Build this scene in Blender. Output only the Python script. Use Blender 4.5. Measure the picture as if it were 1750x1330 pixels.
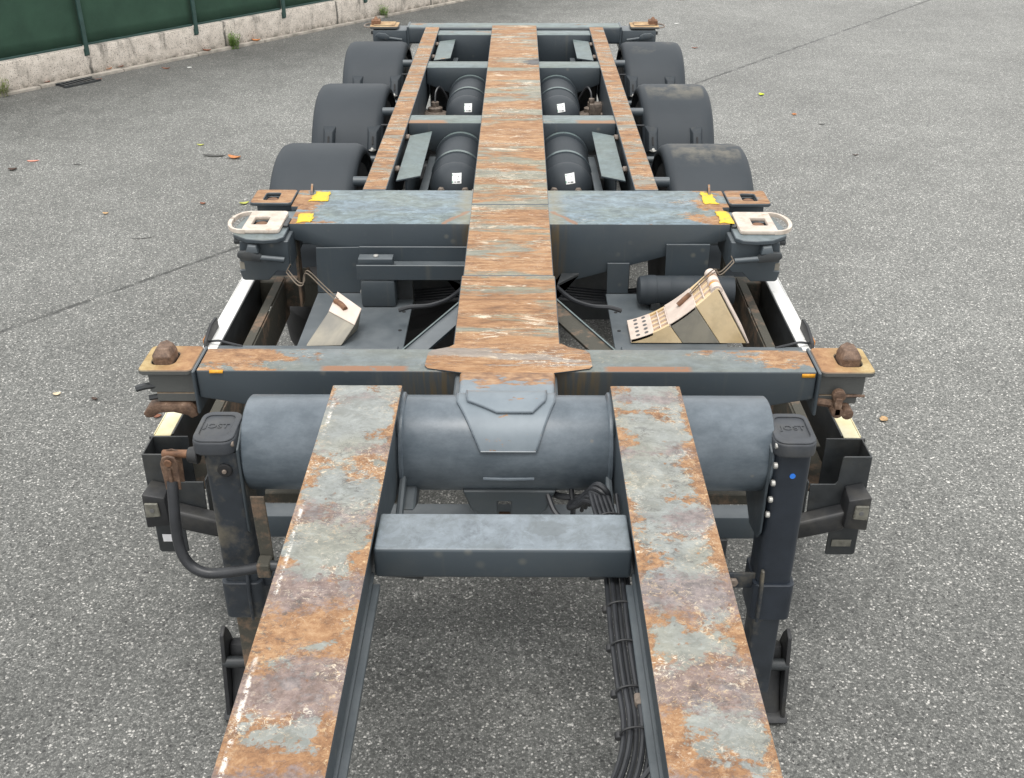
import bpy, bmesh, math, random
from mathutils import Vector, Matrix
R = math.radians
scene = bpy.context.scene
for o in list(bpy.data.objects): bpy.data.objects.remove(o)
col = scene.collection
random.seed(7)

# ------------------------------------------------------------------ camera
cam_data = bpy.data.cameras.new("camera"); cam = bpy.data.objects.new("camera", cam_data); col.objects.link(cam)
TH, YAW = R(29.65), R(.38)
fw = Vector((-math.sin(YAW)*math.cos(TH), math.cos(YAW)*math.cos(TH), -math.sin(TH)))
rt = Vector((math.cos(YAW), math.sin(YAW), 0)); up = rt.cross(fw)
m = Matrix((rt, up, -fw)).transposed().to_4x4(); m.translation = Vector((.04, 0, 2.80))
cam.matrix_world = m
cam_data.sensor_width = 36; cam_data.lens = 37.34; cam_data.clip_start = .05; cam_data.clip_end = 500
scene.camera = cam
# ------------------------------------------------------------------ light
SUN_EL, SUN_ROT = R(76), R(195)
world = bpy.data.worlds.new("World"); scene.world = world; world.use_nodes = True
wn = world.node_tree.nodes; wl = world.node_tree.links
bg = wn["Background"]
sky = wn.new("ShaderNodeTexSky"); sky.sky_type = 'NISHITA'; sky.sun_disc = False
sky.sun_elevation = SUN_EL; sky.sun_rotation = SUN_ROT; sky.dust_density = 3.0; sky.air_density = 1.0
hs = wn.new("ShaderNodeHueSaturation"); hs.inputs['Saturation'].default_value = .10; hs.inputs['Value'].default_value = 1.0
mx = wn.new("ShaderNodeMix"); mx.data_type = 'RGBA'; mx.inputs[0].default_value = .75
mx.inputs[7].default_value = (10.2, 10.2, 10.1, 1)          # even cloud cover
wl.new(sky.outputs[0], hs.inputs['Color']); wl.new(hs.outputs[0], mx.inputs[6]); wl.new(mx.outputs[2], bg.inputs[0])
bg.inputs[1].default_value = .122
sd = bpy.data.lights.new("sun", 'SUN'); sd.energy = 1.5; sd.angle = R(24); sd.color = (1, .97, .93)
sun = bpy.data.objects.new("sun", sd); col.objects.link(sun)
sv = Vector((math.cos(SUN_EL)*math.sin(SUN_ROT), math.cos(SUN_EL)*math.cos(SUN_ROT), math.sin(SUN_EL)))
sun.rotation_euler = (-sv).to_track_quat('-Z', 'Y').to_euler(); sun.location = (0, 0, 10)
vs = scene.view_settings; vs.view_transform = 'Standard'; vs.look = 'None'; vs.gamma = 1; vs.use_curve_mapping = False
vs.exposure = .45

# ------------------------------------------------------------------ node helper
class N:
    def __init__(s, name):
        s.mat = bpy.data.materials.new(name); s.mat.use_nodes = True
        s.t = s.mat.node_tree; s.n = s.t.nodes; s.l = s.t.links
        s.b = s.n["Principled BSDF"]; s.geo = s.n.new("ShaderNodeNewGeometry")
        s.P = s.geo.outputs['Position']; s.sepn = s.n.new("ShaderNodeSeparateXYZ"); s.l.new(s.geo.outputs['Normal'], s.sepn.inputs[0])
        s.sepp = s.n.new("ShaderNodeSeparateXYZ"); s.l.new(s.P, s.sepp.inputs[0])
        s.x, s.y, s.z = s.sepp.outputs
        s.nz = s.sepn.outputs[2]; s.ny = s.sepn.outputs[1]
    def put(s, sock, v):
        if hasattr(v, 'node'): s.l.new(v, sock)
        elif isinstance(v, (tuple, list)) and len(v) == 3 and sock.type == 'RGBA': sock.default_value = (*v, 1)
        else: sock.default_value = v
    def m(s, op, a, b=0, c=0, clamp=False):
        q = s.n.new("ShaderNodeMath"); q.operation = op; q.use_clamp = clamp
        for i, v in enumerate((a, b, c)): s.put(q.inputs[i], v)
        return q.outputs[0]
    def mapr(s, v, a, b, c=0., d=1., smooth=False):
        q = s.n.new("ShaderNodeMapRange"); q.clamp = True
        if smooth: q.interpolation_type = 'SMOOTHSTEP'
        for i, k in enumerate((v, a, b, c, d)): s.put(q.inputs[i], k)
        return q.outputs[0]
    def vec(s, sc=(1, 1, 1), off=(0, 0, 0), src=None):
        q = s.n.new("ShaderNodeMapping"); s.l.new(src or s.P, q.inputs[0])
        q.inputs['Scale'].default_value = sc; q.inputs['Location'].default_value = off
        return q.outputs[0]
    def noise(s, scale, vec=None, detail=4, rough=.55, dist=0, color=False):
        q = s.n.new("ShaderNodeTexNoise"); s.l.new(vec or s.P, q.inputs['Vector'])
        q.inputs['Scale'].default_value = scale; q.inputs['Detail'].default_value = detail
        q.inputs['Roughness'].default_value = rough; q.inputs['Distortion'].default_value = dist
        return q.outputs['Color' if color else 'Fac']
    def vor(s, scale, vec=None, feature='F1', rnd=1):
        q = s.n.new("ShaderNodeTexVoronoi"); q.feature = feature; s.l.new(vec or s.P, q.inputs['Vector'])
        q.inputs['Scale'].default_value = scale; q.inputs['Randomness'].default_value = rnd
        return q.outputs
    def mix(s, f, a, b, mode='MIX'):
        q = s.n.new("ShaderNodeMix"); q.data_type = 'RGBA'; q.blend_type = mode
        s.put(q.inputs[0], f); s.put(q.inputs[6], a); s.put(q.inputs[7], b)
        return q.outputs[2]
    def ramp(s, f, stops):
        q = s.n.new("ShaderNodeValToRGB"); s.put(q.inputs[0], f); e = q.color_ramp.elements
        while len(e) > 1: e.remove(e[-1])
        e[0].position = stops[0][0]; e[0].color = (*stops[0][1], 1)
        for p, c in stops[1:]: k = e.new(p); k.color = (*c, 1)
        return q.outputs[0]
    def grey(s, col_sock):
        q = s.n.new("ShaderNodeSeparateColor"); s.l.new(col_sock, q.inputs[0]); return q.outputs
    def bump(s, h, strength=.3, dist=.002):
        q = s.n.new("ShaderNodeBump"); q.inputs['Strength'].default_value = strength; q.inputs['Distance'].default_value = dist
        s.l.new(h, q.inputs['Height']); s.l.new(q.outputs[0], s.b.inputs['Normal'])
    def out(s, c=None, rough=.5, metal=0, spec=None):
        if c is not None: s.put(s.b.inputs['Base Color'], c)
        s.put(s.b.inputs['Roughness'], rough); s.put(s.b.inputs['Metallic'], metal)
        if spec is not None: s.put(s.b.inputs['Specular IOR Level'], spec)
        return s.mat

def simple(name, c, rough=.5, metal=0, var=.25, scale=14, dirt=None, spec=None, bump=.15):
    a = N(name); f = a.noise(scale, detail=6); k = a.mapr(f, .3, .7, 1-var, 1+var)
    cc = a.mix(1., c, a.mix(0., (1, 1, 1), (1, 1, 1)), 'MULTIPLY')
    g = a.n.new("ShaderNodeCombineColor")
    for i in range(3): a.l.new(k, g.inputs[i])
    cc = a.mix(1., c, g.outputs[0], 'MULTIPLY')
    if dirt:
        d = a.mapr(a.noise(5.5, detail=8, rough=.68), .5, .72)
        cc = a.mix(a.m('MULTIPLY', d, dirt[1]), cc, dirt[0])
    a.bump(a.noise(180, detail=3), bump, .0015)
    return a.out(cc, a.mapr(f, .2, .8, rough-.08, rough+.1), metal, spec)

RUST = [(.14, (.06, .028, .018)), (.36, (.15, .075, .038)), (.5, (.265, .14, .066)), (.62, (.35, .205, .105)), (.76, (.44, .3, .18)), (.92, (.54, .42, .29))]

def side_paint(a, base=(.042, .054, .064)):
    """plain painted steel of the vertical faces, dusty spots and streaks"""
    n1 = a.noise(2.3, detail=5); n2 = a.noise(22, detail=4)
    c = a.mix(a.mapr(n1, .3, .7, 0, .55), base, tuple(v*1.45 for v in base))
    spots = a.mapr(a.vor(11)[0], .05, .16, 1, 0); gate = a.mapr(a.noise(3.1, detail=2), .52, .6)
    c = a.mix(a.m('MULTIPLY', a.m('MULTIPLY', spots, gate), .5), c, (.17, .165, .14))
    c = a.mix(a.mapr(a.noise(1.4, detail=7, rough=.7), .5, .68, 0, .35), c, (.085, .09, .085))
    drip = a.noise(1, a.vec((26, 26, 1.6)), detail=4)
    c = a.mix(a.mapr(drip, .62, .8, 0, .35), c, (.13, .125, .1))
    c = a.mix(a.mapr(n2, .62, .8, 0, .3), c, (.1, .105, .1))
    return c

def worn(name, paint=(.13, .17, .185), rust_t=.5, streak=(1, 1, 1), mauve=.0, fleck=.6, edge=None, ybias=None, greenish=.3, extra=None, ns=7., xbias=None, side=(.042, .054, .064), soft=.014, mott=.35, sidex=None, lines=0, dark=0):
    a = N(name)
    v = a.vec(streak)
    n1 = a.noise(ns, v, detail=9, rough=.62, dist=.25)
    n1b = a.noise(ns*.32, a.vec(streak, (3.1, 1.7, 0)), detail=3)
    val = a.m('ADD', a.m('MULTIPLY', n1, .60), a.m('MULTIPLY', n1b, .38))
    fine = a.noise(ns*7, v, detail=8, rough=.75, dist=.4); val = a.m('ADD', val, a.m('MULTIPLY', a.m('SUBTRACT', fine, .46), .22))
    if edge:
        e = a.m('DIVIDE', a.m('ABSOLUTE', a.m('SUBTRACT', a.m('ABSOLUTE', a.x), edge[0])), edge[1])
        e = a.m('POWER', e, 5); val = a.m('ADD', val, a.m('MULTIPLY', e, edge[2]))
    if xbias:
        val = a.m('ADD', val, a.mapr(a.m('ABSOLUTE', a.x), xbias[0], xbias[1], 0, xbias[2], True))
    if ybias:
        val = a.m('ADD', val, a.mapr(a.y, ybias[0], ybias[1], ybias[2], ybias[3]))
    rmask = a.mapr(val, rust_t-soft, rust_t+soft)
    # paint layer, chalky and smeared
    pn = a.noise(16, a.vec(tuple(k**.6 for k in streak)), detail=8, rough=.7)
    pc = a.ramp(pn, [(.25, tuple(k*.45 for k in paint)), (.45, tuple(k*.9 for k in paint)), (.6, paint), (.8, tuple(min(.5, k*1.55) for k in paint))])
    pg = a.mapr(a.noise(4.1, v, detail=3), .42, .62, 0, greenish)
    pc = a.mix(pg, pc, (paint[0]*1.02, paint[1]*.93, paint[2]*.72))
    mo = a.noise(19, a.vec(tuple(k**.8 for k in streak), (2, 6, 0)), detail=9, rough=.78, dist=.5)
    pc = a.mix(a.mapr(mo, .5, .57, 0, mott), pc, (paint[0]*.5, paint[1]*.5, paint[2]*.45)); pc = a.mix(a.mapr(mo, .46, .40, 0, mott*.8), pc, tuple(min(.6, k*1.5) for k in paint))
    # rust layer
    rn = a.noise(24, a.vec(tuple(k**.8 for k in streak), (9, 2, 1)), detail=10, rough=.82, dist=.3)
    rc = a.ramp(a.m('ADD', a.m('SUBTRACT', a.m('MULTIPLY', rn, 1.25), .28), a.m('MULTIPLY', a.noise(3.3, v), .34)), RUST)
    c = a.mix(rmask, pc, rc)
    if mauve:
        per = a.m('ABSOLUTE', a.m('SUBTRACT', a.m('FRACT', a.m('ADD', a.m('DIVIDE', a.m('SUBTRACT', a.y, 1.53), .285), .5)), .5))
        mb = a.m('ADD', a.m('ADD', .62, a.m('MULTIPLY', per, -.42)), a.m('ADD', a.mapr(a.y, 1.95, 2.1, 0, -.07), a.m('MULTIPLY', a.m('SUBTRACT', a.noise(6, detail=4), .5), .32)))
        mm = a.m('MULTIPLY', a.mapr(a.m('ADD', mb, a.m('MULTIPLY', a.m('SUBTRACT', fine, .5), .35)), .505, .56), mauve)
        mc = a.ramp(a.noise(34, detail=8, rough=.75), [(.3, (.06, .05, .052)), (.46, (.15, .118, .115)), (.58, (.235, .19, .185)), (.72, (.34, .27, .22))])
        c = a.mix(mm, c, mc)
    # pale primer flecks along the rust borders
    fn = a.noise(62, a.vec(tuple(k**.8 for k in streak), (1, 5, 2)), detail=6, rough=.7, dist=.6)
    border = a.mapr(a.m('ABSOLUTE', a.m('SUBTRACT', val, rust_t)), .0, .11, 1, 0)
    gate = a.mapr(a.noise(5.2, a.vec(streak, (7, 7, 7))), .44, .62)
    fl = a.m('MULTIPLY', a.m('MULTIPLY', a.mapr(a.noise(62, a.vec(tuple(k**.8 for k in streak), (1, 5, 2)), detail=8, rough=.85, dist=1.2), .545, .575), gate), a.m('MULTIPLY', a.m('ADD', border, .22), fleck), clamp=True)
    c = a.mix(fl, c, a.ramp(a.noise(9), [(.4, (.5, .38, .24)), (.6, (.66, .6, .5))]))
    # dark scratches and dents
    dk = a.mapr(a.noise(26, a.vec(tuple(k**.9 for k in streak), (4, 8, 1)), detail=5, rough=.65), .66, .74, 0, .65)
    c = a.mix(dk, c, (.06, .055, .055))
    if dark:
        dg = a.mapr(a.noise(4.5, a.vec(streak, (1, 9, 0)), detail=3), .46, .6)
        dm = a.mapr(a.noise(42, a.vec((1, 1.5, 1), (3, 3, 0)), detail=9, rough=.85, dist=.8), .535, .57)
        c = a.mix(a.m('MULTIPLY', a.m('MULTIPLY', dg, dm), dark), c, (.07, .068, .066))
        pit = a.mapr(a.vor(26, a.mix(.03, a.P, a.noise(60, color=True), 'ADD'))[0], .10, .14, dark, 0); c = a.mix(a.m('MULTIPLY', pit, a.m('GREATER_THAN', a.noise(6, detail=2), .5)), c, (.16, .085, .05))
        ed = a.m('MULTIPLY', a.mapr(a.m('DIVIDE', a.m('ABSOLUTE', a.m('SUBTRACT', a.m('ABSOLUTE', a.x), edge[0])), edge[1]), .5, .95), a.mapr(fine, .5, .56))
        c = a.mix(a.m('MULTIPLY', ed, a.mapr(a.noise(75, detail=7, rough=.85, dist=1.4), .53, .56, 0, .8)), c, (.6, .45, .27))
    if extra: c = extra(a, c)
    if lines:
        ln_ = a.noise(1, a.vec((2.2, 75, 1)), detail=5, rough=.7); q_ = a.n.new("ShaderNodeCombineColor"); kk = a.mapr(ln_, .3, .7, 1-lines, 1+lines)
        [a.l.new(kk, q_.inputs[i]) for i in range(3)]; c = a.mix(1., c, q_.outputs[0], 'MULTIPLY')
    T = a.mapr(a.nz, .72, .9)
    sp_ = side_paint(a, side)
    if sidex:
        sm = a.m('MULTIPLY', a.mapr(a.m('ABSOLUTE', a.m('SUBTRACT', a.m('ABSOLUTE', a.x), sidex[0])), sidex[1]*.4, sidex[1], 1, 0), a.mapr(a.noise(1, a.vec((55, 55, 4)), detail=4), .42, .62, .1, .8))
        sp_ = a.mix(sm, sp_, (.12, .085, .04))
    c = a.mix(T, sp_, c)
    hgt = a.m('ADD', a.m('MULTIPLY', rmask, a.m('SUBTRACT', rn, .9)), a.m('MULTIPLY', n1, .3))
    a.bump(a.m('ADD', a.m('MULTIPLY', hgt, T), a.m('MULTIPLY', a.noise(140, detail=2), .06)), .45, .004)
    r = a.m('ADD', a.m('MULTIPLY', a.m('MULTIPLY', rmask, T), .32), .42)
    return a.out(c, r, 0)

M = {}
M['paint'] = N('painted_steel'); _a = M['paint']; _c = side_paint(_a)
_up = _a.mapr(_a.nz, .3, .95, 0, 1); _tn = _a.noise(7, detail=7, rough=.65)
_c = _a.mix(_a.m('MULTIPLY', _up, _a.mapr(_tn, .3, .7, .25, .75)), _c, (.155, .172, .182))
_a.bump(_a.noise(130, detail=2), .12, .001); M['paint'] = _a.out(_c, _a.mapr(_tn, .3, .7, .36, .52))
M['tube'] = (lambda a: (a.bump(a.noise(160, detail=2), .1, .001), a.out(
    a.mix(a.mapr(a.vor(9, a.vec((1, 1, 1)))[0], .03, .06, .6, 0),
    a.mix(a.mapr(a.noise(5, a.vec((1, 1, 2)), detail=10, rough=.78), .4, .64), (.078, .098, .117), (.135, .162, .187)), (.2, .19, .17)), .33)))(N('tube_paint'))[1]
M['dark'] = simple('dark_plate_paint', (.032, .036, .039), .45, 0, .3, dirt=((.1, .095, .08), .35))
M['leg'] = simple('landing_leg_paint', (.026, .032, .04), .42, 0, .25, dirt=((.19, .165, .12), .8))
M['legc'] = simple('landing_leg_blue_paint', (.02, .026, .036), .38, 0, .2)
M['cap'] = simple('cap_plastic', (.045, .05, .058), .55, 0, .25, dirt=((.12, .115, .1), .4))
M['fender'] = (lambda a: (a.bump(a.noise(260, detail=2), .15, .0008), a.out(
    a.mix(a.m('MULTIPLY', a.m('MULTIPLY', a.mapr(a.noise(3.4, detail=7, rough=.7), .47, .6), a.mapr(a.x, .6, 1.0)), a.mapr(a.nz, .93, .995, 0, .8)),
    a.mix(a.mapr(a.noise(2, detail=4), .3, .7), (.026, .033, .040), (.036, .044, .052)), (.15, .14, .115)), .6, 0, .35)))(N('mudguard_plastic'))[1]
M['rubber'] = simple('tyre_rubber', (.016, .016, .017), .75, 0, .3)
M['black'] = simple('black_plastic', (.022, .023, .025), .5, 0, .25, dirt=((.12, .11, .09), .3))
M['cable'] = simple('cable_rubber', (.028, .03, .034), .42, 0, .3, bump=.05)
M['rim'] = simple('wheel_steel', (.12, .12, .12), .5, .2)
M['rust'] = (lambda a: (a.bump(a.noise(70, detail=6), .6, .003), a.out(a.ramp(a.noise(20, detail=8, rough=.7), [(.25, (.05, .028, .018)), (.5, (.17, .085, .045)), (.7, (.27, .14, .075)), (.9, (.42, .25, .15))]), .7)))(N('rusty_casting'))[1]
M['rustdark'] = (lambda a: (a.bump(a.noise(70, detail=6), .7, .003), a.out(a.ramp(a.noise(30, detail=9, rough=.8), [(.3, (.04, .024, .018)), (.48, (.11, .065, .042)), (.6, (.19, .12, .08)), (.7, (.4, .32, .26))]), .62)))(N('dark_rusty_iron'))[1]
M['rustplate'] = (lambda a: (a.bump(a.noise(50, detail=6), .5, .003), a.out(a.mix(a.mapr(a.nz, .6, .9), side_paint(a, (.075, .078, .075)), a.ramp(a.noise(13, detail=9, rough=.68), [(.28, (.15, .08, .04)), (.42, (.3, .18, .08)), (.54, (.42, .28, .14)), (.7, (.52, .38, .2))])), .66)))(N('rusty_lock_plate'))[1]
M['rustbrown'] = (lambda a: (a.bump(a.noise(50, detail=6), .5, .003), a.out(a.mix(a.mapr(a.nz, .6, .9), side_paint(a, (.075, .078, .075)), a.mix(a.mapr(a.m('ADD', a.m('ABSOLUTE', a.x), a.m('MULTIPLY', a.noise(12), .08)), 1.13, 1.22), a.ramp(a.noise(16, detail=9, rough=.75), [(.26, (.12, .06, .03)), (.42, (.25, .13, .06)), (.56, (.34, .19, .09)), (.72, (.44, .29, .15))]), a.ramp(a.noise(20, detail=9, rough=.75), [(.3, (.2, .13, .05)), (.5, (.38, .27, .12)), (.7, (.5, .4, .22))]))), .7)))(N('rusty_brown_plate'))[1]
M['cream'] = (lambda a: (a.bump(a.noise(40, detail=5), .3, .002), a.out(a.mix(a.mapr(a.noise(9, detail=7, rough=.7), .56, .7), a.ramp(a.noise(18, detail=6), [(.3, (.42, .36, .3)), (.6, (.6, .53, .46)), (.8, (.68, .62, .56))]), (.3, .18, .1)), .6)))(N('galvanised_cream_plate'))[1]
M['strip'] = (lambda a: a.out(a.mix(a.mapr(a.y, 3.75, 3.3), a.mix(a.mapr(a.noise(15, detail=7, rough=.7), .6, .7, 0, .6), (.8, .8, .78), (.3, .3, .28)), a.mix(a.mapr(a.noise(9, detail=6), .4, .6), (.74, .7, .5), (.66, .58, .34))), .4))(N('white_guard_strip'))
M['dirty'] = (lambda a: (a.bump(a.noise(60, detail=6), .6, .004), a.out(a.mix(a.mapr(a.noise(8, detail=8, rough=.7), .5, .62), (.06, .057, .045), (.18, .12, .08)), .8)))(N('dirty_channel_steel'))[1]
M['yellow'] = (lambda a: a.out(a.mix(a.mapr(a.noise(26, detail=8, rough=.8), .57, .6), (.66, .45, .015), (.3, .24, .1)), .5))(N('yellow_reflective_tape'))
M['orange'] = simple('orange_tape', (.75, .35, .03), .5, 0, .2, 60)
M['chock'] = (lambda a: (a.bump(a.noise(50, detail=4), .2, .002), a.out(a.mix(a.mapr(a.noise(6.5, detail=8, rough=.7), .52, .72, 0, .45),
      a.ramp(a.noise(5, detail=3), [(.3, (.66, .49, .27)), (.7, (.82, .66, .43))]), (.36, .28, .16)), .5)))(N('aged_cream_plastic'))[1]
M['chocktop'] = simple('pale_plastic', (.62, .52, .45), .5, 0, .12, 20)
M['chockgrey'] = (lambda a: a.out(a.mix(a.mapr(a.noise(5, detail=6, rough=.6, dist=1.0), .4, .62, 0, .8), a.mix(a.noise(14, detail=7), (.27, .25, .2), (.35, .32, .26)), (.17, .165, .15)), .6))(N('grimy_grey_plastic'))
M['wire'] = simple('spring_wire', (.2, .165, .13), .4, .7, .3)
M['bolt'] = simple('zinc_bolt', (.5, .49, .46), .4, .5, .2)
M['boltdirty'] = simple('dirty_bolt', (.22, .18, .15), .55, .3, .4, 60)
M['white'] = simple('white_sticker', (.75, .76, .75), .5, 0, .05)
M['ink'] = simple('grey_print', (.12, .12, .12), .6, 0, .05)
M['green_ink'] = simple('green_print', (.1, .3, .2), .6, 0, .05)
M['blue'] = simple('blue_dot_paint', (.03, .2, .75), .5, 0, .05)
M['amber'] = simple('amber_lens', (.55, .22, .05), .2, 0, .15)
M['lens'] = simple('clear_lens', (.17, .165, .14), .15, 0, .35, 40)
M['strut'] = worn('strut_paint', (.115, .155, .16), .68, fleck=.4, ns=9)
M['pale'] = simple('pale_reflector', (.8, .8, .82), .4, 0, .05)

def rails_extra(a, c):
    e = a.m('ADD', a.m('ABSOLUTE', a.x), 0)      # white rub line close to the outer edge
    band = a.m('MULTIPLY', a.mapr(a.m('ABSOLUTE', a.m('SUBTRACT', a.m('ABSOLUTE', a.x), .493)), .002, .007, 1, 0), a.m('MULTIPLY', a.mapr(a.noise(38, detail=8, rough=.85), .5, .54), a.mapr(a.noise(3.2, a.vec((.2, 1, 1)), detail=2), .5, .55)))
    band = a.m('MULTIPLY', band, a.m('LESS_THAN', a.x, 0))
    return a.mix(band, c, (.72, .68, .62))
M['rail'] = worn('worn_gooseneck_rail', (.235, .25, .24), .528, (1, 1.25, 1), .85, 1.3, (.41, .105, .13), (1.3, 2.6, .075, -.05), .5, rails_extra, 7.5, mott=.45, dark=.75)
def spine_extra(a, c):
    dx = a.m('DIVIDE', a.m('SUBTRACT', a.x, .15), .085); dy = a.m('DIVIDE', a.m('SUBTRACT', a.y, 7.56), .10)
    d = a.m('ADD', a.m('ADD', a.m('MULTIPLY', dx, dx), a.m('MULTIPLY', dy, dy)), a.m('MULTIPLY', a.m('SUBTRACT', a.noise(22, a.vec((.5, 1.6, 1)), detail=5), .5), 3.2))
    cs_ = a.m('MULTIPLY', a.mapr(a.noise(5.2, a.vec((.55, 2.0, 1), (4, 2, 0)), detail=9, rough=.78, dist=.5), .575, .61), a.mapr(a.m('ABSOLUTE', a.x), .10, .15, 1, 0))
    c = a.mix(a.m('MULTIPLY', cs_, a.mapr(a.noise(55, a.vec((.35, 2, 1)), detail=4), .42, .52, .25, .95)), c, (.62, .54, .42))
    return a.mix(a.mapr(d, .7, .95, .9, 0), c, (.045, .045, .05))
M['spine'] = worn('streaked_main_beam_top', (.19, .19, .15), .468, (.36, 1.8, 1), .0, 1.5, None, None, .7, spine_extra, 6.5, soft=.025, lines=.2, mott=.5)
def fr_extra(a, c):
    lip = a.m('MULTIPLY', a.mapr(a.y, 3.103, 3.108, 1, 0), a.m('MULTIPLY', a.mapr(a.m('ABSOLUTE', a.m('SUBTRACT', a.m('ABSOLUTE', a.x), .47)), .13, .15, 1, 0), a.mapr(a.noise(30, detail=4), .3, .4)))
    return a.mix(lip, c, (.23, .115, .062))
M['frbol'] = worn('worn_front_bolster', (.14, .165, .17), .625, (.75, 1.5, 1), .25, .6, None, None, .5, fr_extra, 7, (.5, 1.0, .15), sidex=(.24, .13))
def mid_extra(a, c):
    e = a.mapr(a.m('ADD', a.m('ABSOLUTE', a.m('SUBTRACT', a.m('ABSOLUTE', a.x), .20)), a.m('MULTIPLY', a.m('SUBTRACT', a.noise(14, detail=5), .5), .12)), .0, .06, .55, 0)
    c = a.mix(e, c, (.23, .2, .12))
    d = a.m('ABSOLUTE', a.m('SUBTRACT', a.m('ADD', a.m('MULTIPLY', a.m('SUBTRACT', a.m('ABSOLUTE', a.x), .19), 1.5), a.m('MULTIPLY', a.m('SUBTRACT', a.noise(20, detail=5), .5), .06)), a.m('SUBTRACT', 4.58, a.y)))
    e2 = a.m('MULTIPLY', a.mapr(d, .01, .028, .8, 0), a.m('MULTIPLY', a.m('LESS_THAN', a.y, 4.58), a.m('LESS_THAN', a.m('ABSOLUTE', a.x), .3)))
    return a.mix(e2, c, (.25, .13, .07))
def cross_extra(a, c):
    e = a.m('ADD', a.y, a.m('MULTIPLY', a.m('SUBTRACT', a.noise(24, detail=5), .5), .05))
    return a.mix(a.m('MULTIPLY', a.mapr(e, 6.09, 6.105, 1, 0), a.mapr(a.m('ADD', a.m('ABSOLUTE', a.x), a.m('MULTIPLY', a.noise(9), .1)), .40, .44)), c, (.25, .14, .075))
M['midbol'] = worn('worn_middle_bolster', (.15, .2, .232), .63, (.75, 1.5, 1), 0, .5, None, None, .8, mid_extra, 7, (.66, .95, .16), mott=.75, sidex=(.19, .07))
M['carrier'] = worn('worn_carrier_plate', (.15, .185, .2), .72, (1, 1, 1), 0, .3, None, None, .5, None, 7)
M['cross'] = worn('worn_cross_member', (.14, .18, .185), .635, (.5, 1.5, 1), 0, .4, None, None, .5, cross_extra, 7, mott=.5)
M['outer'] = worn('worn_side_rail', (.2, .18, .14), .47, (.6, 2.2, 1), 0, 1.6, None, None, .3, None, 9, lines=.32)
M['plate'] = worn('rusty_cross_plate', (.24, .2, .17), .45, (.35, 1.6, 1), 0, 1.0, None, None, .2, None, 8, lines=.18)
def smudge(a, c):
    dx = a.m('DIVIDE', a.m('SUBTRACT', a.x, .112), .056); dy = a.m('DIVIDE', a.m('SUBTRACT', a.y, 2.085), .032)
    d = a.m('ADD', a.m('MULTIPLY', dx, dx), a.m('MULTIPLY', dy, dy))
    d = a.m('ADD', d, a.m('MULTIPLY', a.m('SUBTRACT', a.noise(60, detail=4), .5), 1.6))
    return a.mix(a.mapr(d, .7, 1.05, .55, 0), c, (.1, .115, .12))
M['crossbeam'] = worn('gooseneck_cross_beam_paint', (.175, .205, .23), .9, (1, 1, 1), 0, 0, None, None, .1, smudge, 7)
M['nose'] = (lambda a: (a.bump(a.noise(120, detail=2), .15, .001), a.out(a.mix(
    a.mapr(a.m('ADD', a.noise(17, a.vec((.8, 1.6, 1)), detail=7, rough=.65), a.mapr(a.y, 2.86, 3.03, -.06, .24)), .56, .6),
    a.mix(a.mapr(a.noise(8, detail=6), .3, .7), (.135, .165, .19), (.2, .235, .262)),
    a.ramp(a.noise(30, detail=7), RUST)), .48)))(N('nose_paint'))[1]

# asphalt: aggregate set in binder
a = N('asphalt')
wob = a.mix(.012, a.P, a.noise(30, detail=2, color=True), 'ADD')
v1 = a.vor(135, wob); v2 = a.vor(78, a.vec((1, 1, 1), (5, 3, 0), wob)); ve = a.vor(135, wob, 'DISTANCE_TO_EDGE')
r1 = a.grey(v1[1])[0]; r2 = a.grey(v2[1])[1]
st = a.ramp(r1, [(0, (.07, .072, .068)), (.3, (.125, .128, .12)), (.6, (.182, .184, .173)), (.84, (.245, .246, .232)), (.94, (.34, .337, .32)), (1, (.6, .585, .55))])
c = a.mix(a.mapr(ve[0], .0, .16, .8, 0), st, (.065, .066, .063))
big = a.m('MULTIPLY', a.m('GREATER_THAN', r2, .965), a.mapr(v2[0], .3, .42, 1, 0))
c = a.mix(big, c, (.5, .49, .46))
pit = a.m('MULTIPLY', a.m('LESS_THAN', r2, .06), a.mapr(v2[0], .35, .5, 1, 0)); c = a.mix(a.m('MULTIPLY', pit, .8), c, (.03, .03, .03))
sp1 = a.mapr(a.noise(1.1, a.vec((1, 1, 1), (11, 4, 0)), detail=6, rough=.7), .60, .72, 0, .16)
c = a.mix(sp1, c, (.06, .06, .058))
lg = a.noise(.55, detail=4); lg2 = a.noise(3.2, detail=5, rough=.6)
k = a.m('MULTIPLY', a.mapr(lg, .32, .68, .86, 1.14), a.mapr(lg2, .3, .7, .9, 1.1))
# view-angle sheen painted in as lighter asphalt right/back, darker damp strip along the wall
wallN = a.m('SUBTRACT', a.m('MULTIPLY', a.x, .78), a.m('MULTIPLY', a.y, .626))
k = a.m('MULTIPLY', k, a.mapr(a.m('ADD', wallN, a.m('MULTIPLY', a.m('SUBTRACT', lg2, .5), 1.2)), -11.0, -8.6, .56, 1.0, True))
k = a.m('MULTIPLY', k, a.mapr(a.m('ADD', a.m('MULTIPLY', a.x, .5), a.y), 1.5, 8, .86, 1.2, True))
g = a.n.new("ShaderNodeCombineColor"); [a.l.new(k, g.inputs[i]) for i in range(3)]
c = a.mix(1., c, g.outputs[0], 'MULTIPLY')
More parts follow.
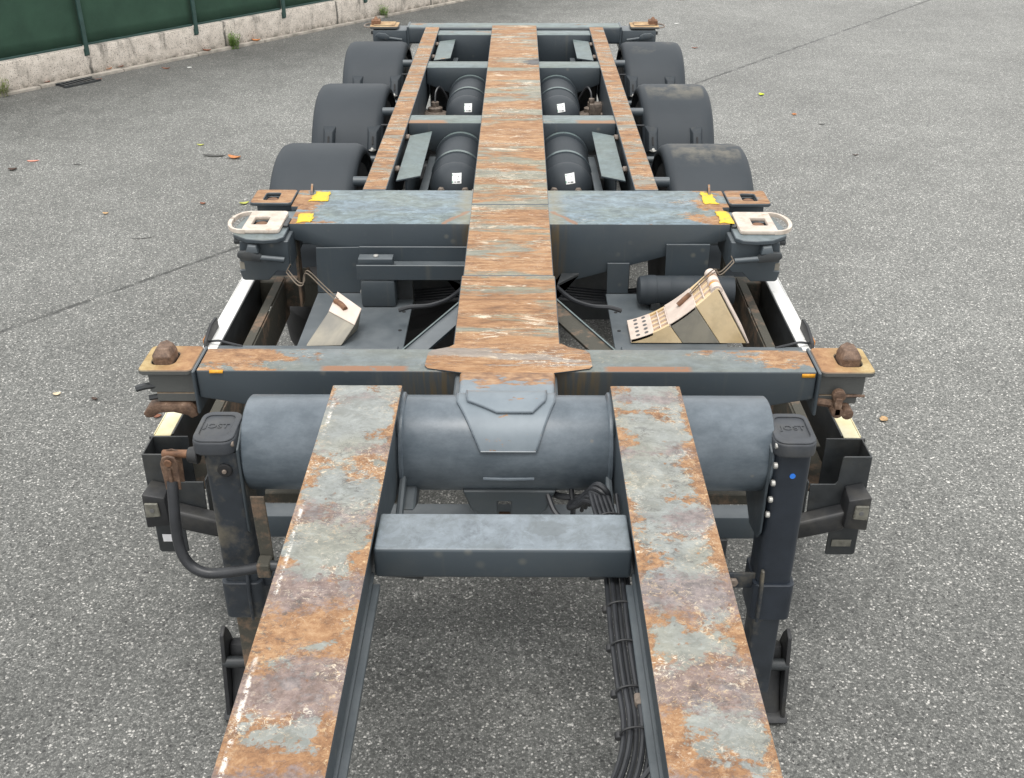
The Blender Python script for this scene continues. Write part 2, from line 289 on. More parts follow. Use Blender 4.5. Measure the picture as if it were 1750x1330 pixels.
# construction joint: thin broken crack along one line, plus a faint one in front
def crack(px, py, dx, dy, w, th):
    L = math.hypot(dx, dy); nx, ny = -dy/L, dx/L
    d = a.m('ADD', a.m('ADD', a.m('MULTIPLY', a.x, nx), a.m('MULTIPLY', a.y, ny)), -(px*nx+py*ny))
    d = a.m('ADD', d, a.m('MULTIPLY', a.m('SUBTRACT', a.noise(14, detail=5, rough=.7), .5), .06))
    return a.m('MULTIPLY', a.mapr(a.m('ADD', a.m('ABSOLUTE', d), a.m('MULTIPLY', a.m('SUBTRACT', a.noise(60, detail=3), .5), w*1.6)), w*.45, w*1.1, 1, 0), a.mapr(a.noise(5, detail=5, rough=.7), th+.04, th+.16, .1, 1))
ck = crack(-3.008, 5.574, 1.08, 1.31, .022, .36)
ck2 = a.m('MULTIPLY', a.m('MULTIPLY', crack(1.729, 3.641, .93, 1.14, .016, .45), a.m('LESS_THAN', a.y, 6)), a.m('MULTIPLY', a.m('GREATER_THAN', a.x, 1.4), .55))
ckk = a.m('MAXIMUM', ck, ck2)
c = a.mix(a.m('MULTIPLY', ckk, .75), c, (.025, .026, .025))
hh = a.m('SUBTRACT', a.m('MULTIPLY', a.mapr(ve[0], 0, .25), .5), a.m('MULTIPLY', ckk, 2.0))
a.bump(hh, .4, .003)
M['asphalt'] = a.out(c, a.mapr(r1, 0, 1, .62, .8))
# concrete wall
a = N('stained_concrete')
u = a.m('ADD', a.m('MULTIPLY', a.x, .626), a.m('MULTIPLY', a.y, .78))
cv = a.n.new("ShaderNodeCombineXYZ"); a.l.new(u, cv.inputs[0]); a.l.new(a.z, cv.inputs[1])
n = a.noise(10, detail=9, rough=.7)
c = a.ramp(n, [(.25, (.38, .345, .3)), (.5, (.6, .54, .475)), (.75, (.74, .68, .61))])
stn = a.noise(1, a.vec((5.5, 1.1, 1), (0, 0, 0), cv.outputs[0]), detail=7, rough=.7)
c = a.mix(a.mapr(stn, .55, .66, 0, .8), c, (.12, .115, .1))
dts = a.mapr(a.noise(95, detail=3), .57, .64, 0, .8); c = a.mix(dts, c, (.07, .065, .055))
c = a.mix(a.m('MULTIPLY', a.mapr(a.z, .0, .1, 1, 0), a.mapr(a.noise(14, detail=5), .4, .6)), c, (.1, .095, .075))
jt = a.mapr(a.m('ABSOLUTE', a.m('SUBTRACT', a.m('FRACT', a.m('ADD', a.m('MULTIPLY', u, .55), a.m('MULTIPLY', a.noise(8), .03))), .5)), .004, .014, .85, 0)
c = a.mix(a.m('MULTIPLY', jt, a.mapr(a.noise(6), .4, .5)), c, (.05, .05, .045))
a.bump(a.noise(60, detail=6, rough=.7), .5, .006); M['concrete'] = a.out(c, .85)
M['kerb'] = simple('kerb_concrete', (.34, .31, .27), .85, 0, .35, 9, dirt=((.1, .095, .08), .7), bump=.5)
a = N('green_screen_fabric')
n = a.noise(3, detail=6, rough=.65); w = a.noise(300, detail=1)
c = a.mix(a.mapr(n, .35, .7), (.016, .05, .03), (.028, .075, .046))
c = a.mix(a.mapr(w, .5, .75, 0, .35), c, (.05, .1, .07)); c = a.mix(a.mapr(a.noise(13, detail=6, rough=.7), .66, .74, 0, .4), c, (.09, .12, .07))
M['screen'] = a.out(c, .8)
M['post'] = simple('green_post_paint', (.03, .07, .062), .5, 0, .2)
M['weed'] = simple('weed_leaf', (.14, .23, .05), .6, 0, .4, 40)
M['grass_dry'] = simple('dry_weed_leaf', (.17, .2, .07), .6, 0, .4, 40)
LEAF = {'orange': (.5, .2, .07), 'rust': (.22, .08, .04), 'tan': (.5, .33, .17), 'dark': (.06, .035, .025), 'yellowgreen': (.4, .42, .09), 'lime': (.6, .72, .05),
        'cream': (.62, .52, .36), 'pink': (.75, .28, .2), 'white': (.75, .75, .72), 'grey': (.07, .07, .065)}
for k_, v_ in LEAF.items(): M['leaf_'+k_] = simple('leaf_'+k_, v_, .6, 0, .25, 60)

# ------------------------------------------------------------------ geometry helpers
WL = {}
def tagit(o, label=None, cat=None, group=None, kind=None):
    if label: o['label'] = label
    if cat: o['category'] = cat
    if group: o['group'] = group
    if kind: o['kind'] = kind
    return o
def empty(name, loc, label, cat, group=None):
    o = bpy.data.objects.new(name, None); col.objects.link(o); o.location = loc; o.empty_display_size = .2
    WL[o.name] = Vector(loc); return tagit(o, label, cat, group)
class B:
    def __init__(s): s.bm = bmesh.new()
    def hull8(s, pts):
        """pts: bottom 4 (ccw from above) then top 4"""
        v = [s.bm.verts.new(p) for p in pts]
        for f in ((3, 2, 1, 0), (4, 5, 6, 7), (0, 1, 5, 4), (1, 2, 6, 5), (2, 3, 7, 6), (3, 0, 4, 7)):
            s.bm.faces.new([v[i] for i in f])
        return s
    def box(s, x0, x1, y0, y1, z0, z1):
        if x0 > x1: x0, x1 = x1, x0
        return s.hull8([(x0, y0, z0), (x1, y0, z0), (x1, y1, z0), (x0, y1, z0), (x0, y0, z1), (x1, y0, z1), (x1, y1, z1), (x0, y1, z1)])
    def prism(s, pts, axis, a, b):
        """polygon extruded along axis; pts are the other two coords in xyz order"""
        def mk(p, t):
            return {'x': (t, p[0], p[1]), 'y': (p[0], t, p[1]), 'z': (p[0], p[1], t)}[axis]
        va = [s.bm.verts.new(mk(p, a)) for p in pts]; vb = [s.bm.verts.new(mk(p, b)) for p in pts]
        n = len(pts); s.bm.faces.new(va); s.bm.faces.new(vb[::-1])
        for i in range(n): s.bm.faces.new((va[i], vb[i], vb[(i+1) % n], va[(i+1) % n]))
        return s
    def frame(s, outer, inner, z0, z1):
        """plate (plan) with a hole; outer & inner have equal counts"""
        n = len(outer); L = []
        for pts, z in ((outer, z0), (inner, z0), (outer, z1), (inner, z1)): L.append([s.bm.verts.new((p[0], p[1], z)) for p in pts])
        for i in range(n):
            j = (i+1) % n
            s.bm.faces.new((L[2][i], L[2][j], L[3][j], L[3][i])); s.bm.faces.new((L[0][i], L[1][i], L[1][j], L[0][j]))
            s.bm.faces.new((L[0][i], L[0][j], L[2][j], L[2][i])); s.bm.faces.new((L[1][i], L[3][i], L[3][j], L[1][j]))
        return s
    def cyl(s, p0, p1, r, seg=20, r2=None, cap=True):
        p0, p1 = Vector(p0), Vector(p1); d = (p1-p0); q = d.to_track_quat('Z', 'Y'); r2 = r if r2 is None else r2
        ra = [s.bm.verts.new(p0+q @ Vector((r*math.cos(t), r*math.sin(t), 0))) for t in [2*math.pi*i/seg for i in range(seg)]]
        rb = [s.bm.verts.new(p1+q @ Vector((r2*math.cos(t), r2*math.sin(t), 0))) for t in [2*math.pi*i/seg for i in range(seg)]]
        for i in range(seg): s.bm.faces.new((ra[i], ra[(i+1) % seg], rb[(i+1) % seg], rb[i]))
        if cap: s.bm.faces.new(ra[::-1]); s.bm.faces.new(rb)
        return s
    def lathe(s, prof, origin, axis, seg=32):
        """prof: (radius, along) list; axis 'x','y','z'"""
        o = Vector(origin); rings = []
        for r, t in prof:
            ring = []
            for i in range(seg):
                A = 2*math.pi*i/seg; c_, s_ = r*math.cos(A), r*math.sin(A)
                ring.append(s.bm.verts.new(o+Vector({'x': (t, c_, s_), 'y': (c_, t, s_), 'z': (c_, s_, t)}[axis])))
            rings.append(ring)
        for a_, b_ in zip(rings, rings[1:]):
            for i in range(seg): s.bm.faces.new((a_[i], a_[(i+1) % seg], b_[(i+1) % seg], b_[i]))
        if prof[0][0] > 1e-4: s.bm.faces.new(rings[0])
        if prof[-1][0] > 1e-4: s.bm.faces.new(rings[-1])
        return s
    def tube(s, pts, r, seg=10, sub=6):
        P = [Vector(p) for p in pts]
        if sub > 1 and len(P) > 2:
            Q = []
            for i in range(len(P)-1):
                p0 = P[max(i-1, 0)]; p1, p2 = P[i], P[i+1]; p3 = P[min(i+2, len(P)-1)]
                for k in range(sub):
                    t = k/sub; Q.append(.5*((2*p1)+(-p0+p2)*t+(2*p0-5*p1+4*p2-p3)*t*t+(-p0+3*p1-3*p2+p3)*t**3))
            Q.append(P[-1]); P = Q
        rings = []; ref = Vector((0, 0, 1)); prevn = None
        for i, p in enumerate(P):
            d = (P[min(i+1, len(P)-1)]-P[max(i-1, 0)]).normalized()
            if prevn is None:
                nrm = d.cross(ref if abs(d.z) < .9 else Vector((1, 0, 0))).normalized()
            else: nrm = (prevn-d*prevn.dot(d)).normalized()
            prevn = nrm; bn = d.cross(nrm)
            rings.append([s.bm.verts.new(p+nrm*r*math.cos(2*math.pi*k/seg)+bn*r*math.sin(2*math.pi*k/seg)) for k in range(seg)])
        for A, Bb in zip(rings, rings[1:]):
            for k in range(seg): s.bm.faces.new((A[k], A[(k+1) % seg], Bb[(k+1) % seg], Bb[k]))
        s.bm.faces.new(rings[0][::-1]); s.bm.faces.new(rings[-1]); return s
    def sheet(s, rows):
        V = [[s.bm.verts.new(p) for p in r] for r in rows]
        for i in range(len(V)-1):
            for j in range(len(V[0])-1): s.bm.faces.new((V[i][j], V[i][j+1], V[i+1][j+1], V[i+1][j]))
        return s
    def mirror(s):
        for v in s.bm.verts: v.co.x = -v.co.x
        return s
    def build(s, name, mat, parent=None, bevel=.003, seg=1, sharp=32, solid=None):
        bm = s.bm; bmesh.ops.recalc_face_normals(bm, faces=bm.faces)
        if bevel:
            es = [e for e in bm.edges if len(e.link_faces) == 2 and e.calc_face_angle(0) > R(30)]
            if es: bmesh.ops.bevel(bm, geom=es, offset=bevel, segments=seg, profile=.5, affect='EDGES', clamp_overlap=True)
        c = Vector((0, 0, 0))
        if len(bm.verts):
            lo = Vector([min(v.co[i] for v in bm.verts) for i in range(3)]); hi = Vector([max(v.co[i] for v in bm.verts) for i in range(3)]); c = (lo+hi)/2
            if parent is None: c.z = lo.z
        for v in bm.verts: v.co -= c
        me = bpy.data.meshes.new(name); bm.to_mesh(me); bm.free()
        for p in me.polygons: p.use_smooth = True
        me.set_sharp_from_angle(angle=R(sharp))
        me.materials.append(mat if not isinstance(mat, str) else M[mat])
        o = bpy.data.objects.new(name, me); col.objects.link(o)
        WL[o.name] = c.copy()
        if parent: o.parent = parent; o.location = c-WL[parent.name]
        else: o.location = c
        if solid:
            md = o.modifiers.new('thickness', 'SOLIDIFY'); md.thickness = solid; md.offset = 0
        return o
def rrect(x0, x1, y0, y1, r, n=4):
    if x0 > x1: x0, x1 = x1, x0
    pts = []
    for cx, cy, a0 in ((x1-r, y1-r, 0), (x0+r, y1-r, 90), (x0+r, y0+r, 180), (x1-r, y0+r, 270)):
        for k in range(n+1): t = R(a0+90*k/n); pts.append((cx+r*math.cos(t), cy+r*math.sin(t)))
    return pts
def dup(o, parent):
    c = o.copy(); col.objects.link(c); c.parent = parent; WL[c.name] = WL[o.name]
    for ch in list(o.children): dup(ch, c)
    return c

# ================================================================== SETTING
g = B(); g.sheet([[(-120, -60, 0), (120, -60, 0)], [(-120, 200, 0), (120, 200, 0)]])
tagit(g.build('ground', 'asphalt', bevel=0), kind='structure')
# low wall with kerb and screened fence. wall frame: s along, t to the back (left), origin on kerb edge
WO = Vector((-3.76, 12.87, 0)); WD = Vector((.628, .778, 0)).normalized(); WNn = Vector((-WD.y, WD.x, 0))
def W(s, t, z): return tuple(WO+WD*s+WNn*t+Vector((0, 0, z)))
def wbox(b, s0, s1, t0, t1, z0, z1):
    return b.hull8([W(s0, t0, z0), W(s1, t0, z0), W(s1, t1, z0), W(s0, t1, z0), W(s0, t0, z1), W(s1, t0, z1), W(s1, t1, z1), W(s0, t1, z1)])
kb = B()
for i in range(20): wbox(kb, -8+i*1.0+.006, -7+i*1.0-.006, -.0+random.uniform(-.005, .005), .07, -.03, .03+random.uniform(-.004, .004))
tagit(kb.build('kerb', 'kerb', bevel=.008, seg=2), kind='structure')
wb = B(); wbox(wb, -8, 12, .075, .27, -.05, .315)
tagit(wb.build('boundary_wall', 'concrete', bevel=.012, seg=2), 'low stained concrete wall along the asphalt under the green fence', 'wall')
fence = empty('fence', W(0, .17, .315), 'dark green screened fence standing on the low concrete wall', 'fence')
posts = [-5.2+1.457*i for i in range(12)]
# measured posts at s = -1.37, .085, 1.39
posts = [-1.37-1.42*k for k in range(4, 0, -1)]+[-1.37, .06, 1.39]+[1.39+1.42*k for k in range(1, 7)]
pmesh = None
for i, s in enumerate(posts):
    p = B(); wbox(p, s-.022, s+.022, .045, .073, .24, 1.75); wbox(p, s-.03, s+.03, .066, .0745, .225, .30)
    p.build('post', 'post', fence, .003)
    if i < len(posts)-1:
        s1 = posts[i+1]; rows = []
        for k in range(11):
            z = .335+1.36*k/10
            rows.append([W(s+.002+(s1-s-.004)*j/14, .10+(.012*math.sin(j*1.3+i)*math.sin(k*.9+i*2)+random.uniform(-.002, .002))*math.sin(math.pi*j/14), z) for j in range(15)])
        B().sheet(rows).build('screen_panel', 'screen', fence, 0, solid=.003, sharp=180)
        r_ = B(); wbox(r_, s+.024, s1-.024, .085, .108, .33, .352); r_.build('bottom_rail', 'post', fence, .002)
# drain grate against the kerb
gr = empty('drain_grate', W(-1.75, -.1, 0), 'dark slotted iron drain grate set at the foot of the concrete wall', 'drain')
gb = B(); wbox(gb, -1.83, -1.42, -.185, -.005, .002, .006); gb.build('drain_bed', 'black', gr, 0)
for k in range(8):
    s = -1.81+k*.049; gb = B(); wbox(gb, s, s+.022, -.175, -.015, .006, .022); gb.build('bar', 'dark', gr, .002)
gb = B(); wbox(gb, -1.84, -1.41, -.19, -.175, .002, .024); wbox(gb, -1.84, -1.41, -.015, -.002, .002, .024); gb.build('rim', 'dark', gr, .002)
# weeds
def weed(s, t, h, n, label, mt='weed'):
    r = random.Random(int(s*100)); b = B(); base = Vector(W(s, t, .0))
    for i in range(n):
        an = r.uniform(0, 6.28); ln = h*r.uniform(.5, 1); lean = r.uniform(.1, .45); w = r.uniform(.004, .008)
        d = Vector((math.cos(an)*lean, math.sin(an)*lean, 1)).normalized(); o0 = base+Vector((r.uniform(-.05, .05), r.uniform(-.05, .05), 0))
        b.tube([o0, o0+d*ln*.5, o0+d*ln+Vector((0, 0, -ln*.1))], .0018, 4, 2)
        for k in range(8):
            p = o0+d*ln*(.25+.1*k); a2 = an+k*2.4; side = Vector((math.cos(a2), math.sin(a2), .5))
            q = p+side*.035; pv = Vector((-side.y, side.x, 0))*w
            vs_ = [b.bm.verts.new(x) for x in (p, p.lerp(q, .5)+pv, q, p.lerp(q, .5)-pv)]; b.bm.faces.new(vs_)
    tagit(b.build('weed', mt, bevel=0), label, 'weed', 'weeds along the wall')
weed(.53, .0, .2, 38, 'bushy green weed growing at the foot of the wall beside the second fence post')
weed(3.12, .04, .16, 20, 'small upright green weed at the far end of the wall, nearest the trailer')
weed(-2.42, .02, .2, 20, 'dry weed at the foot of the wall by the left edge of the photo', 'grass_dry')

# fallen leaves and litter -------------------------------------------------
def leaf(x, y, ln, wd, ang, kind, label, cat='leaf', curl=.3, name='fallen_leaf', z=0.0):
    b = B(); rows = []
    for i in range(7):
        t = i/6; w = wd*math.sin(math.pi*min(1, t*.94+.05))**.7; row = []
        for j in range(5):
            u_ = (j-2)/2
            row.append(((t-.5)*ln, u_*w*.5, z+.003+curl*ln*(.35*(2*t-1)**2)+curl*wd*.5*abs(u_)**1.5))
        rows.append(row)
    ca, sa = math.cos(R(ang)), math.sin(R(ang))
    rows = [[(x+p[0]*ca-p[1]*sa, y+p[0]*sa+p[1]*ca, p[2]) for p in r] for r in rows]
    o = b.sheet(rows).build(name, 'leaf_'+kind, bevel=0, solid=.0015); tagit(o, label, cat)
    if cat == 'leaf': o['group'] = 'fallen leaves on the asphalt'
# name: pixel-derived ground spots are world coordinates
LV = [(-4.11, 8.825, 0.1, 0.03, 8, 'pink', 'pink plastic scrap lying on the asphalt at the left', 'litter', 0.12, 'litter', 0.0),
      (-4.186, 8.586, 0.068, 0.05, 10, 'dark', 'dark curled leaf near the pink scrap at the left edge', 'leaf', 0.35, 'fallen_leaf', 0.0),
      (-3.7, 8.731, 0.079, 0.012, -10, 'grey', 'thin dark twig right of the pink scrap', 'twig', 0.12, 'twig', 0.0),
      (-2.799, 9.29, 0.063, 0.03, 0, 'yellowgreen', 'small yellow green leaf behind the long dark leaf', 'leaf', 0.35, 'fallen_leaf', 0.0),
      (-2.596, 8.983, 0.213, 0.05, -4, 'grey', 'long flat dark leaf touching the curled orange leaf', 'leaf', 0.12, 'fallen_leaf', 0.0),
      (-2.409, 8.918, 0.121, 0.06, -18, 'orange', 'curled orange brown leaf left of the nearest mudguard', 'leaf', 0.35, 'fallen_leaf', 0.0),
      (-2.065, 7.775, 0.072, 0.04, 22, 'yellowgreen', 'pale green leaf just left of the rear lock of the middle bolster', 'leaf', 0.35, 'fallen_leaf', 0.0),
      (-2.384, 7.773, 0.045, 0.03, 0, 'rust', 'tiny brown leaf left of the middle bolster', 'leaf', 0.35, 'fallen_leaf', 0.0),
      (-3.056, 7.551, 0.044, 0.03, 0, 'tan', 'small tan leaf in the middle of the open asphalt at left', 'leaf', 0.35, 'fallen_leaf', 0.0),
      (-2.622, 7.058, 0.158, 0.008, 14, 'grey', 'thin dark twig by the joint line at left', 'twig', 0.12, 'twig', 0.0),
      (-1.797, 4.618, 0.048, 0.035, -5, 'rust', 'narrow reddish leaf beside the white strip of the left side guard', 'leaf', 0.35, 'fallen_leaf', 0.0),
      (-2.392, 4.84, 0.04, 0.03, 15, 'cream', 'small triangular cream leaf in front of the joint line at left', 'leaf', 0.35, 'fallen_leaf', 0.0),
      (-2.177, 4.793, 0.037, 0.02, -20, 'dark', 'small dark curled leaf in the left foreground', 'leaf', 0.35, 'fallen_leaf', 0.0),
      (2.55, 11.091, 0.061, 0.06, -40, 'lime', 'bright lime green leaf right of the middle mudguard', 'leaf', 0.35, 'fallen_leaf', 0.0),
      (2.719, 10.33, 0.04, 0.05, 60, 'orange', 'small orange leaf on the open asphalt at right', 'leaf', 0.35, 'fallen_leaf', 0.0),
      (2.906, 10.003, 0.067, 0.02, 0, 'grey', 'dark flat scrap right of the small orange leaf', 'leaf', 0.12, 'fallen_leaf', 0.0),
      (1.891, 4.608, 0.039, 0.05, -50, 'tan', 'tan curved leaf right of the right side guard', 'leaf', 0.35, 'fallen_leaf', 0.0),
      (2.18, 13.335, 0.071, 0.03, -5, 'rust', 'reddish leaf right of the farthest mudguard', 'leaf', 0.35, 'fallen_leaf', 0.0),
      (2.154, 14.866, 0.055, 0.04, 0, 'white', 'small white chip right of the rear twist lock', 'litter', 0.12, 'litter', 0.0),
      (2.467, 16.699, 0.123, 0.06, 0, 'rust', 'brown leaf at the top edge of the asphalt', 'leaf', 0.35, 'fallen_leaf', 0.0),
      (2.962, 9.036, 0.051, 0.02, 0, 'dark', 'small dark leaf far right on the asphalt', 'leaf', 0.35, 'fallen_leaf', 0.0),
      (5.946, 16.575, 0.087, 0.03, 0, 'white', 'white scrap at the far end of the joint line', 'litter', 0.12, 'litter', 0.0),
      (-3.708, 12.279, 0.053, 0.04, 0, 'white', 'white chip on the asphalt in front of the wall', 'litter', 0.12, 'litter', 0.0),
      (-3.958, 12.22, 0.093, 0.03, 0, 'rust', 'brown scrap on the damp asphalt in front of the wall', 'leaf', 0.35, 'fallen_leaf', 0.0),
      (-5.194, 11.294, 0.136, 0.06, 12, 'rust', 'rusty leaf on the kerb near the left edge', 'leaf', 0.35, 'fallen_leaf', 0.032),
      (-5.006, 11.447, 0.075, 0.05, 0, 'rust', 'small rusty leaf on the kerb left of the drain', 'leaf', 0.35, 'fallen_leaf', 0.032),
      (-4.538, 11.67, 0.076, 0.06, 20, 'rust', 'brown leaf on the ground right of the drain grate', 'leaf', 0.35, 'fallen_leaf', 0.0),
      (-4.554, 12.04, 0.092, 0.08, 15, 'orange', 'orange leaf on the kerb behind the drain grate', 'leaf', 0.35, 'fallen_leaf', 0.032),
      (-4.454, 12.153, 0.079, 0.07, 10, 'rust', 'curled dark rust leaf on the kerb right of the orange one', 'leaf', 0.35, 'fallen_leaf', 0.032),
      (-3.224, 13.574, 0.102, 0.07, 5, 'orange', 'orange leaf on the kerb right of the bushy weed', 'leaf', 0.35, 'fallen_leaf', 0.032),
      (-3.689, 13.005, 0.098, 0.05, 0, 'rust', 'brown leaf on the kerb left of the bushy weed', 'leaf', 0.35, 'fallen_leaf', 0.032),
      (-4.963, 11.563, 0.051, 0.09, 60, 'white', 'white stick end beside the drain grate', 'litter', 0.12, 'litter', 0.0)]
for args in LV: leaf(*args)

# ================================================================== TRAILER
tr = empty('container_trailer', (0, 5.5, 0), 'grey steel skeletal container trailer with rusty top beams parked on the asphalt', 'trailer')
# --- main beam
B().box(-.168, .168, 2.88, 8.86, .80, 1.104).build('main_beam', 'paint', tr, .006)
B().box(-.184, .184, 3.262, 3.852, 1.105, 1.120).build('top_plate', 'spine', tr, .003)
B().box(-.178, .178, 3.855, 4.664, 1.104, 1.120).build('top_plate', 'spine', tr, .003)
B().box(-.178, .178, 4.668, 8.84, 1.105, 1.1215).build('top_plate', 'spine', tr, .003)
# cross-shaped plate over the front bolster
pp = [(.182, 3.262), (.205, 3.236), (.262, 3.212), (.275, 3.19), (.279, 3.10), (.268, 3.082), (.15, 3.052), (.15, 3.035)]
B().prism([(p[0]+.008, p[1]) for p in pp]+[(-p[0]+.008, p[1]) for p in pp[::-1]], 'z', 1.1195, 1.1245).build('crossing_plate', 'plate', tr, .002, 2)
# --- big cross tube
TC = (2.72, 1.065, .144)
def tube_pt(x, ang, off=0):
    r = TC[2]+off; t = R(ang); return (x, TC[0]-r*math.cos(t), TC[1]+r*math.sin(t))
tb = B(); tb.lathe([(.138, -.768), (.144, -.762), (.144, .780), (.138, .786)], (0, TC[0], TC[1]), 'x', 72)
tb.build('cross_tube', 'tube', tr, 0, sharp=50)
# saddle plates wrapped over the tube
def wrap(outline, off, name, mt, n=16):
    """outline: list of (ang, xl, xr)"""
    b = B(); rows = []
    for (a0, l0, r0), (a1, l1, r1) in zip(outline, outline[1:]):
        k = max(2, int(abs(a1-a0)/4))
        for i in range(k):
            t = i/k; rows.append((a0+(a1-a0)*t, l0+(l1-l0)*t, r0+(r1-r0)*t))
    rows.append(outline[-1]); grid = [[tube_pt(l+(r-l)*j/8, an, off) for j in range(9)] for an, l, r in rows]
    b.sheet(grid)
    # rim down to the tube
    L = [g_[0] for g_ in grid]; Rr = [g_[-1] for g_ in grid]
    def dn(p):
        v = Vector(p)-Vector((p[0], TC[0], TC[1])); v = v.normalized()*(TC[2]-.002); return (p[0], TC[0]+v.y, TC[1]+v.z)
    for E_ in (L, Rr, grid[-1]): b.sheet([E_, [dn(p) for p in E_]])
    o = b.build(name, mt, tr, 0, sharp=40)
    w = B(); path = L+[p for p in grid[-1][1:]]+Rr[::-1][1:]
    w.tube([dn(p) if False else p for p in path], .003, 6, 1); w.build('weld_bead', 'tube', o, 0)
    return o
wrap([(150, -.15, .155), (100, -.142, .15), (86, -.14, .147), (22, -.068, .092)], .006, 'saddle_plate', 'nose')
# nose: level beam end running onto the tube
B().hull8([(-.152, 2.80, .95), (.162, 2.80, .95), (.162, 3.066, .95), (-.152, 3.066, .95), (-.142, 2.82, 1.178), (.15, 2.82, 1.178), (.162, 3.068, 1.121), (-.152, 3.068, 1.121)]).build('beam_nose', 'nose', tr, .012, 3)
wrap([(150, -.118, .128), (92, -.112, .122), (84, -.108, .118), (66.8, -.022, .082)], .013, 'nose_plate', 'nose')
B().tube([tube_pt(-.062, -14.5, .002), tube_pt(.012, -14.5, .004), tube_pt(.088, -14.5, .002)], .0055, 8, 4).build('weld_bead', 'tube', tr, 0)
# bracket below tube with slot
bk = B(); bk.prism([(-.125, .97), (-.10, .90), (-.055, .87), (-.02, .87), (-.02, .93), (.02, .93), (.02, .87), (.09, .87), (.125, .90), (.155, .97)], 'y', 2.60, 2.84)
bk.build('tow_bracket', 'paint', tr, .004)
B().box(-.018, .018, 2.62, 2.64, .835, .868).build('tow_pin', 'rustdark', tr, .003)
# --- gooseneck rails
for s in (-1, 1):
    cx = -.407 if s < 0 else .416
    B().box(cx-.1035, cx+.1035, .75, 2.745, 1.236, 1.25).build('rail_top', 'rail', tr, .004, 2)
    for w in (-.088, .088):
        side = [(.75, 1.14), (2.02, 1.14), (2.12, 1.12), (2.32, 1.06), (2.56, .985), (2.66, .955), (2.74, .955), (2.742, 1.20), (2.70, 1.235), (.75, 1.235)]
        B().prism(side, 'x', cx+w-.006, cx+w+.006).build('rail_web', 'paint', tr, .002)
    B().box(cx-.1, cx+.1, .75, 2.02, 1.128, 1.139).build('rail_bottom', 'paint', tr, .003)
    # inner lip under the rail, gusset and diagonal weld strip by the tube
    xi = cx-s*.098
    B().box(min(xi, xi-s*.018), max(xi, xi-s*.018), .75, 1.99, 1.112, 1.127).build('lip', 'paint', tr, .002)
    B().prism([(2.60, 1.245), (2.76, 1.232), (2.80, 1.19), (2.80, 1.0), (2.74, .96), (2.62, .96)], 'x', xi-s*.004, xi+s*.004).build('gusset', 'paint', tr, .002)
    an = [tube_pt(xi-s*.007, A, .003) for A in range(112, -62, -8)]
    B().tube(an, .0085, 6, 1).build('weld_bead', 'tube', tr, 0)
    B().tube([(xi-s*.012, 2.30, .93), (xi-s*.012, 2.45, .99), (xi-s*.012, 2.585, 1.03), (xi-s*.012, 2.60, 1.04)], .011, 8, 4).build('edge_bar', 'paint', tr, 0)
    B().prism([(2.50, .97), (2.66, 1.0), (2.70, .93), (2.6, .92)], 'x', xi-s*.05, xi-s*.003).build('corner_foot', 'paint', tr, .006)
B().box(-.304, .313, 2.0, 2.148, 1.135, 1.222).build('cross_beam', 'crossbeam', tr, .009, 3)
